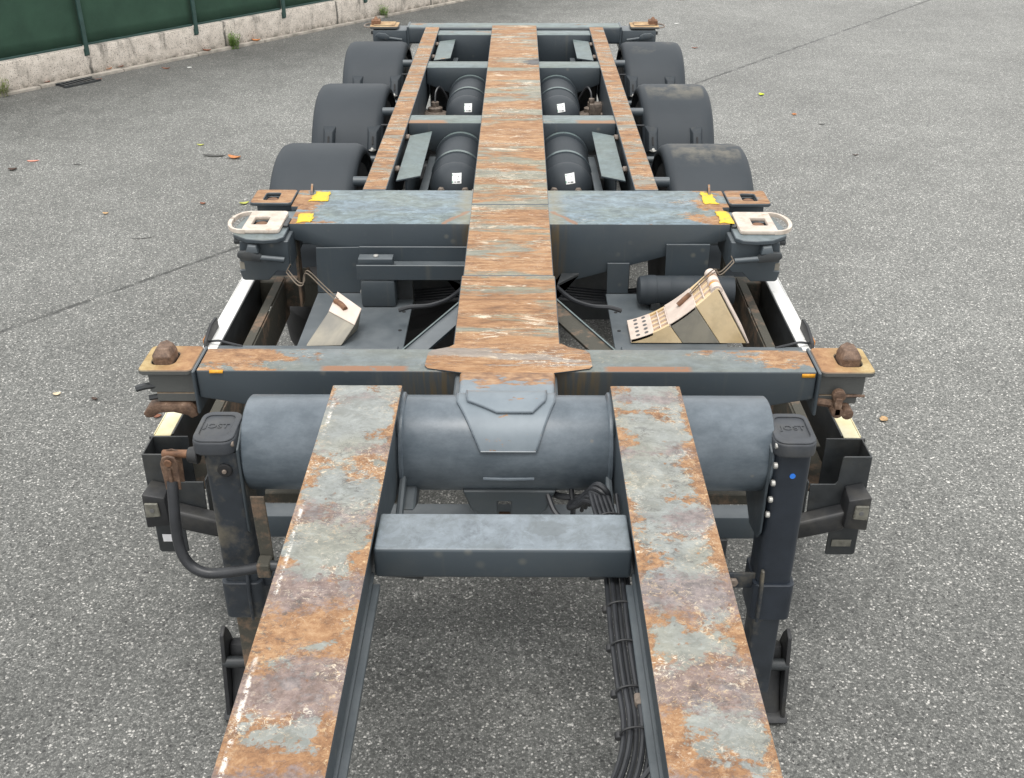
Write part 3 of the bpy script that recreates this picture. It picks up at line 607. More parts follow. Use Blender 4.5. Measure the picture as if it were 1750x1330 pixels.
# --- front bolster
fb = B(); fb.prism([(-1.025, 1.015), (-.97, 1.006), (-.8, .972), (-.6, .935), (.6, .935), (.8, .972), (.97, 1.006), (1.025, 1.015), (1.025, 1.119), (-1.025, 1.119)], 'y', 3.07, 3.23)
fb.build('front_bolster', 'frbol', tr, .006, 3)
for s in (-1, 1):
    X = lambda v: s*v
    # gusset end plate
    B().box(X(1.027), X(1.037), 3.056, 3.24, .96, 1.122).build('end_plate', 'paint', tr, .003)
    tl = empty('twist_lock', (X(1.14), 3.15, 1.1), None, None); tl.parent = tr; tl.location = Vector((X(1.14), 3.15, 1.1))-WL[tr.name]
    ou = rrect(X(1.036), X(1.216), 3.058, 3.238, .02); inn = rrect(X(1.105), X(1.185), 3.10, 3.195, .024)
    B().frame(ou, inn, 1.106, 1.124).build('lock_plate', 'rustbrown', tl, .003)
    cs = B(); cs.frame(rrect(X(1.04), X(1.19), 3.078, 3.22, .004), rrect(X(1.105), X(1.185), 3.10, 3.195, .01), 1.03, 1.105)
    cs.build('lock_casting', 'rustplate', tl, .003)
    cs = B(); cs.frame(rrect(X(1.04), X(1.172), 3.078, 3.22, .004), rrect(X(1.105), X(1.165), 3.10, 3.195, .01), .995, 1.029); cs.build('lock_casting', 'rustplate', tl, .003)
    # head: hexagonal block with chamfered crown
    hx, hy = X(1.143), 3.148
    h6 = [(.004, .052), (.033, .030), (.035, -.034), (0.022, -.048), (-.030, -.046), (-.035, .022)]
    if s < 0: h6 = [(-p[0], p[1]) for p in h6]
    b = B(); L0 = [b.bm.verts.new((hx+p[0], hy+p[1], 1.06)) for p in h6]; L1 = [b.bm.verts.new((hx+p[0], hy+p[1], 1.150)) for p in h6]
    L2 = [b.bm.verts.new((hx+p[0]*.66, hy+.008+p[1]*.72, 1.170)) for p in h6]
    for A_, B_ in ((L0, L1), (L1, L2)):
        for i in range(6): b.bm.faces.new((A_[i], A_[(i+1) % 6], B_[(i+1) % 6], B_[i]))
    b.bm.faces.new(L2); b.bm.faces.new(L0[::-1]); b.build('lock_head', 'rustdark', tl, .0025, 1, sharp=20)
    if s < 0:
        # crown handle nut under the plate
        nt = B(); nt.prism([(-1.225, .955), (-1.2, .985), (-1.175, .992), (-1.06, .992), (-1.045, .975), (-1.038, .95), (-1.06, .938), (-1.075, .95), (-1.12, .962), (-1.17, .958), (-1.195, .94), (-1.215, .94)], 'y', 3.06, 3.13)
        nt.build('lock_nut', 'rustdark', tl, .006, 2)
        B().tube([(-1.17, 3.09, 1.052), (-1.205, 3.08, 1.053), (-1.235, 3.075, 1.046)], .012, 8, 3).build('lock_pin', 'dark', tl, 0)
        B().tube([(-1.165, 3.09, 1.01), (-1.2, 3.08, 1.008)], .01, 8, 1).build('lock_pin', 'dark', tl, 0)
    else:
        B().cyl((1.10, 3.06, 1.045), (1.10, 3.035, 1.045), .022, 16).build('lock_nut', 'rustdark', tl, .004, 2)
        nt = B(); nt.box(1.088, 1.112, 3.03, 3.075, .975, 1.04); nt.cyl((1.10, 3.03, .985), (1.10, 3.09, .985), .02, 14); nt.cyl((1.135, 3.03, .98), (1.135, 3.1, .98), .02, 14)
        nt.build('lock_lever', 'rustdark', tl, .004, 2)
        B().tube([(1.03, 3.08, 1.005), (1.09, 3.07, 1.0)], .014, 8, 1).build('lock_shaft', 'rustdark', tl, 0)
        B().tube([(1.12, 3.07, 1.03), (1.195, 3.075, 1.027)], .005, 6, 1).build('lock_pin', 'rustdark', tl, 0)
B().sheet([[(.975, 3.068, 1.100), (1.018, 3.068, 1.100)], [(.975, 3.068, 1.114), (1.018, 3.068, 1.114)]]).build('reflective_tape', 'orange', tr, 0, solid=.001)
B().sheet([[(-.98, 3.066, 1.111), (-.935, 3.066, 1.111)], [(-.98, 3.072, 1.1205), (-.935, 3.072, 1.1205)]]).build('reflective_tape', 'orange', tr, 0, solid=.001)
# --- middle bolster
mb = B()
for s in (-1, 1):
    plan = [(s*.172, 4.42), (s*.972, 4.42), (s*.972, 4.64), (s*1.005, 4.642), (s*1.005, 4.868), (s*.172, 4.868)]
    # tapered: deep at the beam, shallow at the tip
    b = B(); zb = lambda x: .815+(abs(x)-.17)*(1.045-.815)/.8 if abs(x) < .97 else 1.047
    lo = [b.bm.verts.new((p[0], p[1], zb(p[0]))) for p in plan]; hi = [b.bm.verts.new((p[0], p[1], 1.119)) for p in plan]
    b.bm.faces.new(lo[::-1]); b.bm.faces.new(hi)
    for i in range(6): b.bm.faces.new((lo[i], lo[(i+1) % 6], hi[(i+1) % 6], hi[i]))
    b.build('middle_bolster', 'midbol', tr, .005, 2)
    X = lambda v: s*v
    # little upright rusty stop on the rear edge
    B().hull8([(X(.93), 4.80, 1.12), (X(.945), 4.80, 1.12), (X(.95), 4.868, 1.12), (X(.935), 4.868, 1.12), (X(.932), 4.82, 1.138), (X(.943), 4.82, 1.138), (X(.948), 4.866, 1.15), (X(.937), 4.866, 1.15)]).build('stop_plate', 'plate', tr, .001)
    # rear lock of the pair
    tl = empty('twist_lock', (X(1.1), 4.74, 1.1), None, None); tl.parent = tr; tl.location = Vector((X(1.1), 4.74, 1.1))-WL[tr.name]
    B().frame(rrect(X(1.007), X(1.2), 4.66, 4.845, .018), rrect(X(1.078), X(1.145), 4.70, 4.80, .014), 1.112, 1.128).build('lock_plate', 'plate', tl, .003)
    B().frame(rrect(X(1.007), X(1.17), 4.675, 4.83, .004), rrect(X(1.078), X(1.145), 4.70, 4.80, .01), 1.0, 1.111).build('lock_casting', 'paint', tl, .003)
    b = B(); b.lathe([(.034, 1.02), (.034, 1.105), (.024, 1.114), (.0001, 1.116)], (X(1.112), 4.75, 0), 'z', 16); b.build('lock_head', 'rust', tl, 0)
    # front lock: slider plate with loop handle on a carrier
    tl = empty('twist_lock', (X(1.1), 4.45, 1.1), None, None); tl.parent = tr; tl.location = Vector((X(1.1), 4.45, 1.1))-WL[tr.name]
    ouc = [(.974, 4.30), (1.0, 4.272), (1.06, 4.262), (1.13, 4.272), (1.20, 4.33), (1.21, 4.42), (1.19, 4.54), (1.14, 4.6), (1.06, 4.615), (.974, 4.62)]
    inc = [(1.04, 4.40), (1.06, 4.40), (1.08, 4.40), (1.10, 4.40), (1.14, 4.41), (1.14, 4.45), (1.14, 4.49), (1.11, 4.50), (1.07, 4.50), (1.04, 4.50)]
    B().frame([(X(p[0]), p[1]) for p in ouc], [(X(p[0]), p[1]) for p in inc], 1.085, 1.103).build('carrier_plate', 'carrier', tl, .003)
    zz = (1.104, 1.122)
    o1 = rrect(X(1.0), X(1.165), 4.335, 4.575, .02); i1 = rrect(X(1.068), X(1.135), 4.405, 4.50, .008)
    B().frame(o1, i1, *zz).build('slider_plate', 'cream', tl, .004, 2)
    th = [R(-90+180*i/14) for i in range(15)]
    oo = [(X(1.150+.095*abs(math.cos(t))**.8), 4.455+.12*math.sin(t)) for t in th]; ii = [(X(1.165+.063*abs(math.cos(t))**.8), 4.455+.106*math.sin(t)) for t in th]
    b = B()
    for i in range(14):
        q = [oo[i], oo[i+1], ii[i+1], ii[i]]
        b.hull8([(p[0], p[1], zz[0]) for p in q]+[(p[0], p[1], zz[1]-.001) for p in q])
    bmesh.ops.remove_doubles(b.bm, verts=b.bm.verts, dist=.0001)
    for f in [f for f in b.bm.faces if abs(f.normal.z) < .5 and all(len(e.link_faces) > 2 for e in f.edges if abs(e.verts[0].co.z-e.verts[1].co.z) < 1e-5)]: pass
    b.build('slider_handle', 'cream', tl, 0)
    b = B(); b.lathe([(.036, 1.02), (.036, 1.095), (.026, 1.107), (.0001, 1.11)], (X(1.10), 4.452, 0), 'z', 16); b.build('lock_head', 'rust', tl, 0)
    B().box(X(.976), X(.998), 4.41, 4.50, 1.104, 1.116).build('slider_stop', 'dark', tl, .003)
    # cheek box with notch
    ck_ = [(.958, 1.083), (1.168, 1.083), (1.178, .99), (1.160, .985), (1.158, .95), (1.184, .948), (1.175, .905), (1.165, .90), (1.06, .90), (1.035, .925), (1.02, .942), (.975, .942), (.962, .955)]
    B().prism([(X(p[0]), p[1]) for p in ck_], 'y', 4.30, 4.318).build('cheek_plate', 'paint', tl, .003)
    B().box(X(1.1595), X(1.181), 4.305, 4.313, .951, .984).build('cheek_tab', 'chockgrey', tl, .001)
    B().prism([(X(p[0]), p[1]) for p in [(.962, 1.083), (1.16, 1.083), (1.16, 1.0), (.962, .96)]], 'y', 4.32, 4.60).build('lock_casting', 'paint', tl, .003)
    B().box(X(.958), X(.973), 4.32, 4.60, .95, 1.084).build('cheek_side', 'paint', tl, .003)
    # lever bar
    b = B(); b.tube([(X(.972), 4.262, 1.012), (X(1.075), 4.262, 1.022)], .0125, 12, 1); b.build('lever_bar', 'paint', tl, 0)
    B().prism([(X(1.07), 1.006), (X(1.155), 1.012), (X(1.175), 1.03), (X(1.17), 1.052), (X(1.12), 1.056), (X(1.068), 1.036)], 'y', 4.25, 4.275).build('lever', 'dark', tl, .006, 2)
    B().hull8([(X(1.08), 4.25, 1.045), (X(1.135), 4.25, 1.05), (X(1.135), 4.298, 1.05), (X(1.08), 4.298, 1.045), (X(1.09), 4.26, 1.075), (X(1.125), 4.26, 1.078), (X(1.13), 4.298, 1.082), (X(1.085), 4.298, 1.08)]).build('lever_pivot', 'paint', tl, .004, 2)
    b = B(); b.cyl((X(1.165), 4.34, 1.07), (X(1.2), 4.34, 1.07), .016, 12); b.build('lever_pin', 'dark', tl, .003)
# yellow tapes on top
for q in (((.985, 4.43), (.93, 4.43), (.93, 4.585), (.985, 4.575)), ((.96, 4.68), (.895, 4.68), (.895, 4.845), (.95, 4.83)),
          ((-.945, 4.43), (-.875, 4.43), (-.88, 4.545), (-.95, 4.535)), ((-.93, 4.70), (-.85, 4.71), (-.85, 4.83), (-.92, 4.845))):
    n = 9; rr = random.Random(q[0][1]*100); P_ = [Vector((x_, y_, 1.1215)) for x_, y_ in q]; rows = []
    for i in range(n+1):
        t = i/n; A_ = P_[0].lerp(P_[3], t); C_ = P_[1].lerp(P_[2], t)
        rows.append([A_+(C_-A_)*(j/6)+Vector((rr.uniform(-.007, .007), rr.uniform(-.009, .009), 0))*(1 if j in (0, 6) or i in (0, n) else 0) for j in range(7)])
    B().sheet(rows).build('reflective_tape', 'yellow', tr, 0, solid=.001)
# --- side rails of the bogie
for s in (-1, 1):
    B().box(s*.60, s*.70, 4.872, 8.77, .86, 1.108).build('side_rail', 'paint', tr, .004)
    B().box(s*.594, s*.706, 4.872, 8.775, 1.1085, 1.121).build('side_rail_top', 'outer', tr, .003)
# cross members
for (y0, y1, bl) in ((6.04, 6.21, .84), (7.41, 7.6, .87), (8.52, 8.69, .78)):
    for s in (-1, 1):
        if y0 < 8: pr = [(s*.170, .80), (s*.25, .86), (s*.44, .94), (s*.596, 1.0), (s*.596, 1.115), (s*.170, 1.115)]
        else: pr = [(s*.170, .78), (s*.596, .82), (s*.596, 1.112), (s*.170, 1.112)]
        B().prism(pr, 'y', y0, y1).build('cross_member', 'cross', tr, .008, 2)
# --- rear bolster
b = B(); b.box(-.86, .86, 8.79, 8.98, .985, 1.117); b.build('rear_bolster', 'cross', tr, .02, 4)
B().box(-.595, .595, 8.60, 8.78, .72, .98).build('rear_frame', 'paint', tr, .01, 2)
for s in (-1, 1):
    X = lambda v: s*v
    B().box(X(.862), X(1.135), 8.80, 9.0, .90, 1.09).build('end_box', 'paint', tr, .008, 2)
    B().box(X(.842), X(.859), 8.785, 9.0, .94, 1.12).build('end_plate', 'paint', tr, .003)
    tl = empty('twist_lock', (X(1.13), 8.9, 1.1), None, None); tl.parent = tr; tl.location = Vector((X(1.13), 8.9, 1.1))-WL[tr.name]
    B().frame(rrect(X(.93), X(1.16), 8.80, 8.99, .02), rrect(X(1.09), X(1.14), 8.86, 8.94, .01), 1.10, 1.118).build('lock_plate', 'rustplate', tl, .003)
    B().frame(rrect(X(.96), X(1.13), 8.84, 8.985, .01), rrect(X(1.09), X(1.12), 8.87, 8.93, .01), 1.1185, 1.124).build('slider_plate', 'rustplate', tl, .002)
    th = [R(-90+180*i/12) for i in range(13)]
    B().tube([(X(1.155+.055*math.cos(t)), 8.895+.08*math.sin(t), 1.11) for t in th], .006, 8, 1).build('slider_handle', 'boltdirty', tl, 0)
    h = B(); hx, hy = X(1.115), 8.9
    h.hull8([(hx-.035, hy-.04, 1.1), (hx+.035, hy-.04, 1.1), (hx+.035, hy+.04, 1.1), (hx-.035, hy+.04, 1.1), (hx-.035, hy-.04, 1.155), (hx+.035, hy-.04, 1.155), (hx+.035, hy+.04, 1.155), (hx-.035, hy+.04, 1.155)])
    h.hull8([(hx-.02, hy-.03, 1.155), (hx+.02, hy-.03, 1.155), (hx+.02, hy+.03, 1.155), (hx-.02, hy+.03, 1.155), (hx-.006, hy-.012, 1.178), (hx+.006, hy-.012, 1.178), (hx+.006, hy+.012, 1.178), (hx-.006, hy+.012, 1.178)])
    h.build('lock_head', 'rust', tl, .004)
    b = B(); b.tube([(X(.90), 8.775, 1.02), (X(1.0), 8.772, 1.035)], .011, 10, 1); b.build('lever_bar', 'paint', tl, 0)
    B().prism([(X(1.0), 1.02), (X(1.08), 1.03), (X(1.115), 1.055), (X(1.09), 1.075), (X(1.03), 1.07), (X(1.0), 1.05)], 'y', 8.765, 8.79).build('lever', 'paint', tl, .005, 2)
    B().cyl((X(1.135), 8.86, 1.06), (X(1.155), 8.86, 1.06), .014, 12).build('lever_pin', 'dark', tl, .003)

# --- mudguards and wheels
def fender(sx, yc):
    root = empty('mudguard', (sx*1.03, yc, .49), None, None); root.parent = tr; root.location = Vector((sx*1.03, yc, .49))-WL[tr.name]
    x0, x1, Rr_ = .83, 1.285, .57; n = 40; rows = []
    prof = [(x0+.0, -.055), (x0+.004, -.03), (x0+.018, -.010), (x0+.05, 0)]+[(x0+.05+(x1-x0-.1)*i/8, 0) for i in range(1, 8)]+[(x1-.05, 0), (x1-.018, -.010), (x1-.004, -.03), (x1, -.05)]
    for i in range(n+1):
        t = R(-8+196*i/n)
        rows.append([(sx*x_, yc-(Rr_+dr)*math.cos(t), .49+(Rr_+dr)*math.sin(t)) for x_, dr in prof])
    B().sheet(rows).build('shell', 'fender', root, 0, solid=.008, sharp=60)
    for fx in (.885, 1.165):
        t = R(16); b = B(); pc = lambda tt, rr, dx: (sx*(fx+dx), yc-rr*math.cos(R(tt)), .49+rr*math.sin(R(tt)))
        for tt0, tt1 in ((29, 48),):
            lo = [pc(tt0, Rr_-.004, -.045), pc(tt0, Rr_-.004, .045), pc(tt1, Rr_-.004, .045), pc(tt1, Rr_-.004, -.045)]
            hi = [pc(tt0+1, Rr_+.045, -.024), pc(tt0+1, Rr_+.045, .024), pc(tt1-7, Rr_+.036, .024), pc(tt1-7, Rr_+.036, -.024)]
            b.hull8(lo+hi)
        b.build('mounting_boss', 'fender', root, .004, 2)
        B().hull8([pc(33, Rr_+.030, -.0045), pc(33, Rr_+.030, .0045), pc(38, Rr_+.030, .0045), pc(38, Rr_+.030, -.0045), pc(33, Rr_+.0465, -.0045), pc(33, Rr_+.0465, .0045), pc(38, Rr_+.0435, .0045), pc(38, Rr_+.0435, -.0045)]).build('slot', 'rubber', root, 0)
        b = B(); b.tube([pc(30, Rr_+.035, -.02), pc(29, Rr_+.055, 0), pc(30, Rr_+.035, .02)], .006, 6, 3); b.cyl(pc(30, Rr_+.02, 0), pc(30, Rr_+.06, 0), .009, 8)
        b.build('clamp', 'bolt', root, 0)
    B().cyl((sx*.70, yc-Rr_-.01, .75), (sx*1.2, yc-Rr_-.01, .75), .021, 14).build('carrier_tube', 'paint', root, .002)
    return root
def wheel(sx, yc):
    root = empty('wheel', (sx*1.03, yc, .49), None, None); root.parent = tr; root.location = Vector((sx*1.03, yc, .49))-WL[tr.name]
    pr = [(.29, -.17), (.34, -.19), (.45, -.195), (.50, -.18), (.522, -.15), (.525, -.1)]
    for k in (-.09, -.03, .03, .09): pr += [(.525, k-.02), (.512, k-.012), (.512, k), (.525, k+.008)]
    pr += [(.525, .12), (.522, .15), (.50, .18), (.45, .195), (.34, .19), (.29, .17)]
    B().lathe([(r*.928, t*sx) for r, t in pr], (sx*1.03, yc, .49), 'x', 48).build('tyre', 'rubber', root, 0, sharp=30)
    B().lathe([(.268, -.165*sx), (.255, -.15*sx), (.25, .02*sx), (.12, .05*sx), (.11, .12*sx), (.0001, .12*sx)], (sx*1.03, yc, .49), 'x', 32).build('rim', 'rim', root, 0)
    return root
for yc in (5.73, 7.10, 8.45):
    for s in (-1, 1):
        fender(s, yc); wheel(s, yc)
    B().cyl((-.86, yc, .49), (.86, yc, .49), .065, 20).build('axle', 'dark', tr, 0)
    for s in (-1, 1):
        B().cyl((s*.705, yc-.34, .985), (s*.83, yc-.34, .985), .026, 14).build('mudguard_arm', 'paint', tr, .002)
        B().cyl((s*.705, yc-.45, .93), (s*.83, yc-.45, .93), .006, 8).build('brake_line', 'cable', tr, 0)
        # trailing arm, air bellows and brake chamber
        B().box(s*.50, s*.58, yc-.5, yc+.45, .50, .58).build('trailing_arm', 'dark', tr, .01)
        B().lathe([(.11, .60), (.125, .64), (.115, .69), (.125, .74), (.115, .79), (.09, .8)], (s*.50, yc+.40, 0), 'z', 24).build('air_bellows', 'rubber', tr, 0)
        B().cyl((s*.42, yc-.22, .62), (s*.42, yc-.02, .62), .075, 20).build('brake_chamber', 'dark', tr, .01, 2)
# brake valve discs seen between the far cross members
for s in (-1, 1):
    B().lathe([(.11, .80), (.118, .815), (.11, .835), (.05, .85), (.0001, .85)], (s*.555, 7.27, 0), 'z', 28).build('bellows_plate', 'boltdirty', tr, 0)
    B().box(s*.36, s*.595, 7.62, 7.66, .12, 1.05).build('bay_shade_plate', 'dark', tr, .01)  # added dark plate hiding bright ground so the far bay looks shaded
    B().lathe([(.09, .50), (.115, .55), (.10, .61), (.118, .68), (.10, .74), (.112, .79)], (s*.555, 7.27, 0), 'z', 24).build('air_bellows', 'rubber', tr, 0)
    b = B(); b.lathe([(.05, .85), (.05, .872), (.026, .88), (.026, .91), (.0001, .912)], (s*.535, 7.29, 0), 'z', 16); b.build('air_valve', 'boltdirty', tr, 0)
    B().tube([(s*.535, 7.29, .91), (s*.53, 7.33, .97), (s*.5, 7.37, .99), (s*.45, 7.39, .9)], .007, 6).build('air_hose', 'cable', tr, 0)
b = B(); b.box(.515, .60, 7.16, 7.24, .83, .93); b.cyl((.53, 7.2, .93), (.53, 7.2, .96), .02, 12); b.cyl((.59, 7.15, .86), (.64, 7.15, .86), .018, 10)
b.build('relay_valve', 'boltdirty', tr, .008, 2)
# --- air tanks
for (y0, y1) in ((5.31, 6.03), (6.70, 7.40)):
    for s in (-1, 1):
        xc = s*.295; r = .14; zc = .925
        tk = empty('air_tank', (xc, (y0+y1)/2, zc), None, None); tk.parent = tr; tk.location = WL[tk.name]-WL[tr.name]
        pr = [(.0001, y0)]+[(r*math.sin(R(t)), y0+.14*(1-math.cos(R(t)))) for t in (15, 30, 45, 60, 75, 90)]+[(r, y0+.17), (r*.99, y0+.172)]
        pr += [(r, y0+.175), (r, y1-.09)]+[(r*math.sin(R(t)), y1-.085*(1-math.cos(R(t)))) for t in (75, 60, 45, 30, 15)]+[(.0001, y1)]
        B().lathe(pr, (xc, 0, zc), 'y', 48).build('tank_shell', 'fender', tk, 0, sharp=40)
        for yb in (y0+.345, y1-.03):
            B().lathe([(r+.001, yb-.016), (r+.007, yb-.015), (r+.007, yb+.015), (r+.001, yb+.016)], (xc, 0, zc), 'y', 48).build('strap', 'strut', tk, 0)
        # sticker on the dome
        sx_, sz_ = (xc+(.012 if s < 0 else .012), zc+.092)
        def dome(x_, z_, off=.002):
            rr = math.hypot(x_-xc, z_-zc)/r; return (x_, y0+.14*(1-math.sqrt(max(0, 1-rr*rr)))-off*1.5, z_)
        tilt = 0 if s < 0 else -.12
        rows = [[dome(sx_+u_*.024+v_*.024*tilt, sz_+v_*.022-u_*.022*tilt) for u_ in (-1, -.5, 0, .5, 1)] for v_ in (-1, -.5, 0, .5, 1)]
        st_ = B().sheet(rows).build('sticker', 'white', tk, 0)
        b = B()
        for (u0, u1, v0, v1) in ((-.5, -.1, -.7, -.55), (.1, .7, -.75, -.5), (-.4, -.2, .5, .6), (.3, .45, .3, .5), (.1, .25, -.1, 0)):
            b.sheet([[dome(sx_+u_*.024, sz_+v_*.022, .003) for u_ in (u0, u1)] for v_ in (v0, v1)])
        b.build('print', 'ink', st_, 0)
        b = B(); b.sheet([[dome(sx_+u_*.024, sz_+v_*.022, .003) for u_ in (-.96, -.78)] for v_ in (-.8, .8)]); b.build('print_edge', 'green_ink', st_, 0)
        for dx in (-.07, .055):
            b = B(); b.cyl((xc+dx, y0+.06, zc+.025), (xc+dx, y0-.01, zc+.035), .021, 6); b.cyl((xc+dx, y0-.01, zc+.035), (xc+dx, y0-.04, zc+.04), .012, 10)
            b.build('fitting', 'boltdirty', tk, .002)
B().box(-.172, -.19, 5.0, 5.03, .98, 1.07).build('clip', 'boltdirty', tr, .002)
# --- slanted suspension brackets with bolts
for (ya, yb) in ((5.14, 5.9), (7.80, 8.42)):
    for s in (-1, 1):
        X = lambda v: s*v
        br = empty('slanted_bracket', (X(.53), (ya+yb)/2, 1.0), None, None); br.parent = tr; br.location = WL[br.name]-WL[tr.name]
        L = .11 if ya < 6 else .1
        q = [(X(.573), ya-.02), (X(.458), ya+.06), (X(.455), yb+.10), (X(.573), yb)]
        zz_ = [1.082, 1.08, 1.078, 1.082]
        B().hull8([(p[0], p[1], z_-.008) for p, z_ in zip(q, zz_)]+[(p[0], p[1], z_) for p, z_ in zip(q, zz_)]).build('top_flange', 'strut', br, .001)
        B().hull8([(X(.535), ya+.04, .70), (X(.527), ya+.04, .70), (X(.527), yb, .70), (X(.535), yb, .70), (X(.535), ya+.04, 1.07), (X(.527), ya+.04, 1.07), (X(.527), yb, 1.07), (X(.535), yb, 1.07)]).build('web', 'paint', br, 0)
        B().hull8([(X(.50), ya, .72), (X(.445), ya, .72), (X(.445), yb+.02, .72), (X(.50), yb+.02, .72), (X(.485), ya+.03, .955), (X(.438), ya+.03, .955), (X(.432), yb+.02, .955), (X(.47), yb+.02, .955)]).build('inner_flange', 'paint', br, .002)
        for yy in ((5.33, 5.9) if ya < 6 else (7.93, 8.36)):
            b = B(); b.cyl((X(.60), yy, 1.07), (X(.577), yy, 1.07), .02, 6); b.cyl((X(.577), yy, 1.07), (X(.565), yy, 1.07), .013, 12); b.build('bolt', 'boltdirty', br, .003, 2)
# --- chock trays and plates below the middle bolster
for s in (-1, 1):
    xa, xb = (-.87, -.43) if s < 0 else (.435, .90)
    B().box(xa, xb, 3.50, 4.398, .785, .795).build('chock_tray', 'paint', tr, .002)
    for hx, hy in ((xb-.03 if s < 0 else xa+.03, 4.02), (xb-.03 if s < 0 else xa+.03, 4.2)):
        B().cyl((hx, hy, .7945), (hx, hy, .7965), .008, 12).build('hole', 'rubber', tr, 0)
B().prism([(-.87, .796), (-.66, .796), (-.66, 1.016), (-.86, 1.012)], 'y', 4.40, 4.408).build('hanger_plate', 'paint', tr, .001)
B().prism([(.44, .796), (.535, .796), (.535, .942), (.437, .942)], 'y', 4.40, 4.408).build('hanger_plate', 'paint', tr, .001)
B().prism([(.70, .796), (.885, .796), (.887, 1.032), (.694, 1.032)], 'y', 4.40, 4.41).build('hanger_plate', 'paint', tr, .001)
B().box(-.668, -.172, 4.396, 4.406, .93, 1.02).build('channel_back', 'paint', tr, .002)
B().box(-.655, -.172, 4.254, 4.395, .945, .953).build('channel_floor', 'paint', tr, .002)
B().box(-.662, -.172, 4.245, 4.253, .926, .995).build('channel_front', 'paint', tr, .002)
B().box(-.662, -.51, 4.30, 4.36, .954, 1.001).build('junction_box', 'paint', tr, .004, 2)
B().cyl((-.585, 4.33, 1.001), (-.585, 4.33, 1.009), .012, 8).build('box_bolt', 'bolt', tr, .002)
B().box(-.65, -.498, 4.243, 4.39, .796, .9235).build('hanging_box', 'paint', tr, .012, 2)
B().cyl((-.662, 4.39, .81), (-.662, 4.375, .81), .013, 8).build('box_bolt', 'bolt', tr, .002)
B().box(-.50, -.43, 4.33, 4.38, .74, .90).build('side_gusset', 'dark', tr, .002)
# tool canister
b = B(); b.lathe([(.0001, .563), (.05, .563), (.06, .57), (.064, .60), (.0655, .602), (.0655, .64), (.063, .642), (.063, .70), (.064, .702), (.063, .705), (.063, .80), (.064, .802), (.063, .805), (.063, .98), (.0001, .98)], (0, 4.27, .872), 'x', 36)
b.build('tool_canister', 'fender', tr, 0, sharp=40)
B().box(.62, .66, 4.22, 4.32, .796, .83).build('canister_foot', 'dark', tr, .003)
# diagonal braces and hoses
for s in (-1, 1):
    X = lambda v: s*v+(.01 if s > 0 else 0)
    B().hull8([(X(.385), 3.44, .985), (X(.30), 3.44, .985), (X(.165), 3.74, .985), (X(.165), 3.93, .985), (X(.385), 3.44, .997), (X(.30), 3.44, .997), (X(.165), 3.74, .997), (X(.165), 3.93, .997)]).build('diagonal_brace', 'paint' if s < 0 else 'dirty', tr, .001)
    B().hull8([(X(.385), 3.44, .93), (X(.382), 3.436, .93), (X(.165), 3.925, .93), (X(.165), 3.93, .93), (X(.39), 3.44, 1.004), (X(.385), 3.436, 1.004), (X(.162), 3.925, 1.004), (X(.165), 3.935, 1.004)]).build('brace_edge', 'strut', tr, 0)
    B().hull8([(X(.165), 4.05, .90), (X(.165), 4.20, .90), (X(.30), 4.36, .90), (X(.22), 4.36, .90), (X(.165), 4.05, .912), (X(.165), 4.20, .912), (X(.30), 4.36, .912), (X(.22), 4.36, .912)]).build('diagonal_brace', 'dark', tr, .001)
    for k in range(5):
        B().tube([(X(.16), 4.48+k*.03, .74), (X(.45), 4.50+k*.03, .70), (X(.62), 4.49+k*.03, .72)], .014, 8, 4).build('air_hose', 'cable', tr, 0)
    B().tube([(X(.46), 4.04, .88), (X(.41), 4.03, .9), (X(.33), 4.045, .9), (X(.25), 4.12, .9), (X(.17), 4.30, .9)], .010, 8, 6).build('air_hose', 'cable', tr, 0)
    # cross bar behind the front bolster, and rear cross bar of the guard
    B().box(X(.45), X(1.19), 3.84, 3.87, .765, .80).build('guard_cross_bar', 'paint', tr, .004)
    B().box(X(.90), X(1.2), 4.62, 4.70, .62, .75).build('guard_rear_bar', 'dirty', tr, .005)
    B().box(X(.955), X(.967), 4.45, 4.52, .70, 1.04).build('guard_hanger', 'dirty', tr, .002)
    B().prism([(X(.90), .75), (X(1.02), .75), (X(.97), .83), (X(.945), .83)], 'y', 4.60, 4.61).build('guard_gusset', 'dirty', tr, .001)
for s in (-1, 1): B().box(s*.172, s*.595, 4.90, 4.93, .42, .93).build('underdeck_shade_plate', 'dark', tr, .002)  # added dark plates standing in for the deep shade under the middle bolster
# spare wheel lying flat under the tray
sp = empty('spare_wheel', (-.55, 4.85, .45), None, None); sp.parent = tr; sp.location = WL[sp.name]-WL[tr.name]
B().lathe([(.28, -.13), (.36, -.15), (.46, -.145), (.505, -.10), (.515, 0), (.505, .10), (.46, .145), (.36, .15), (.28, .13)], (-.645, 4.99, .45), 'z', 48).build('tyre', 'rubber', sp, 0)
B().lathe([(.279, -.12), (.26, -.1), (.2, .02), (.0001, .02)], (-.645, 4.99, .45), 'z', 32).build('rim', 'dark', sp, 0)
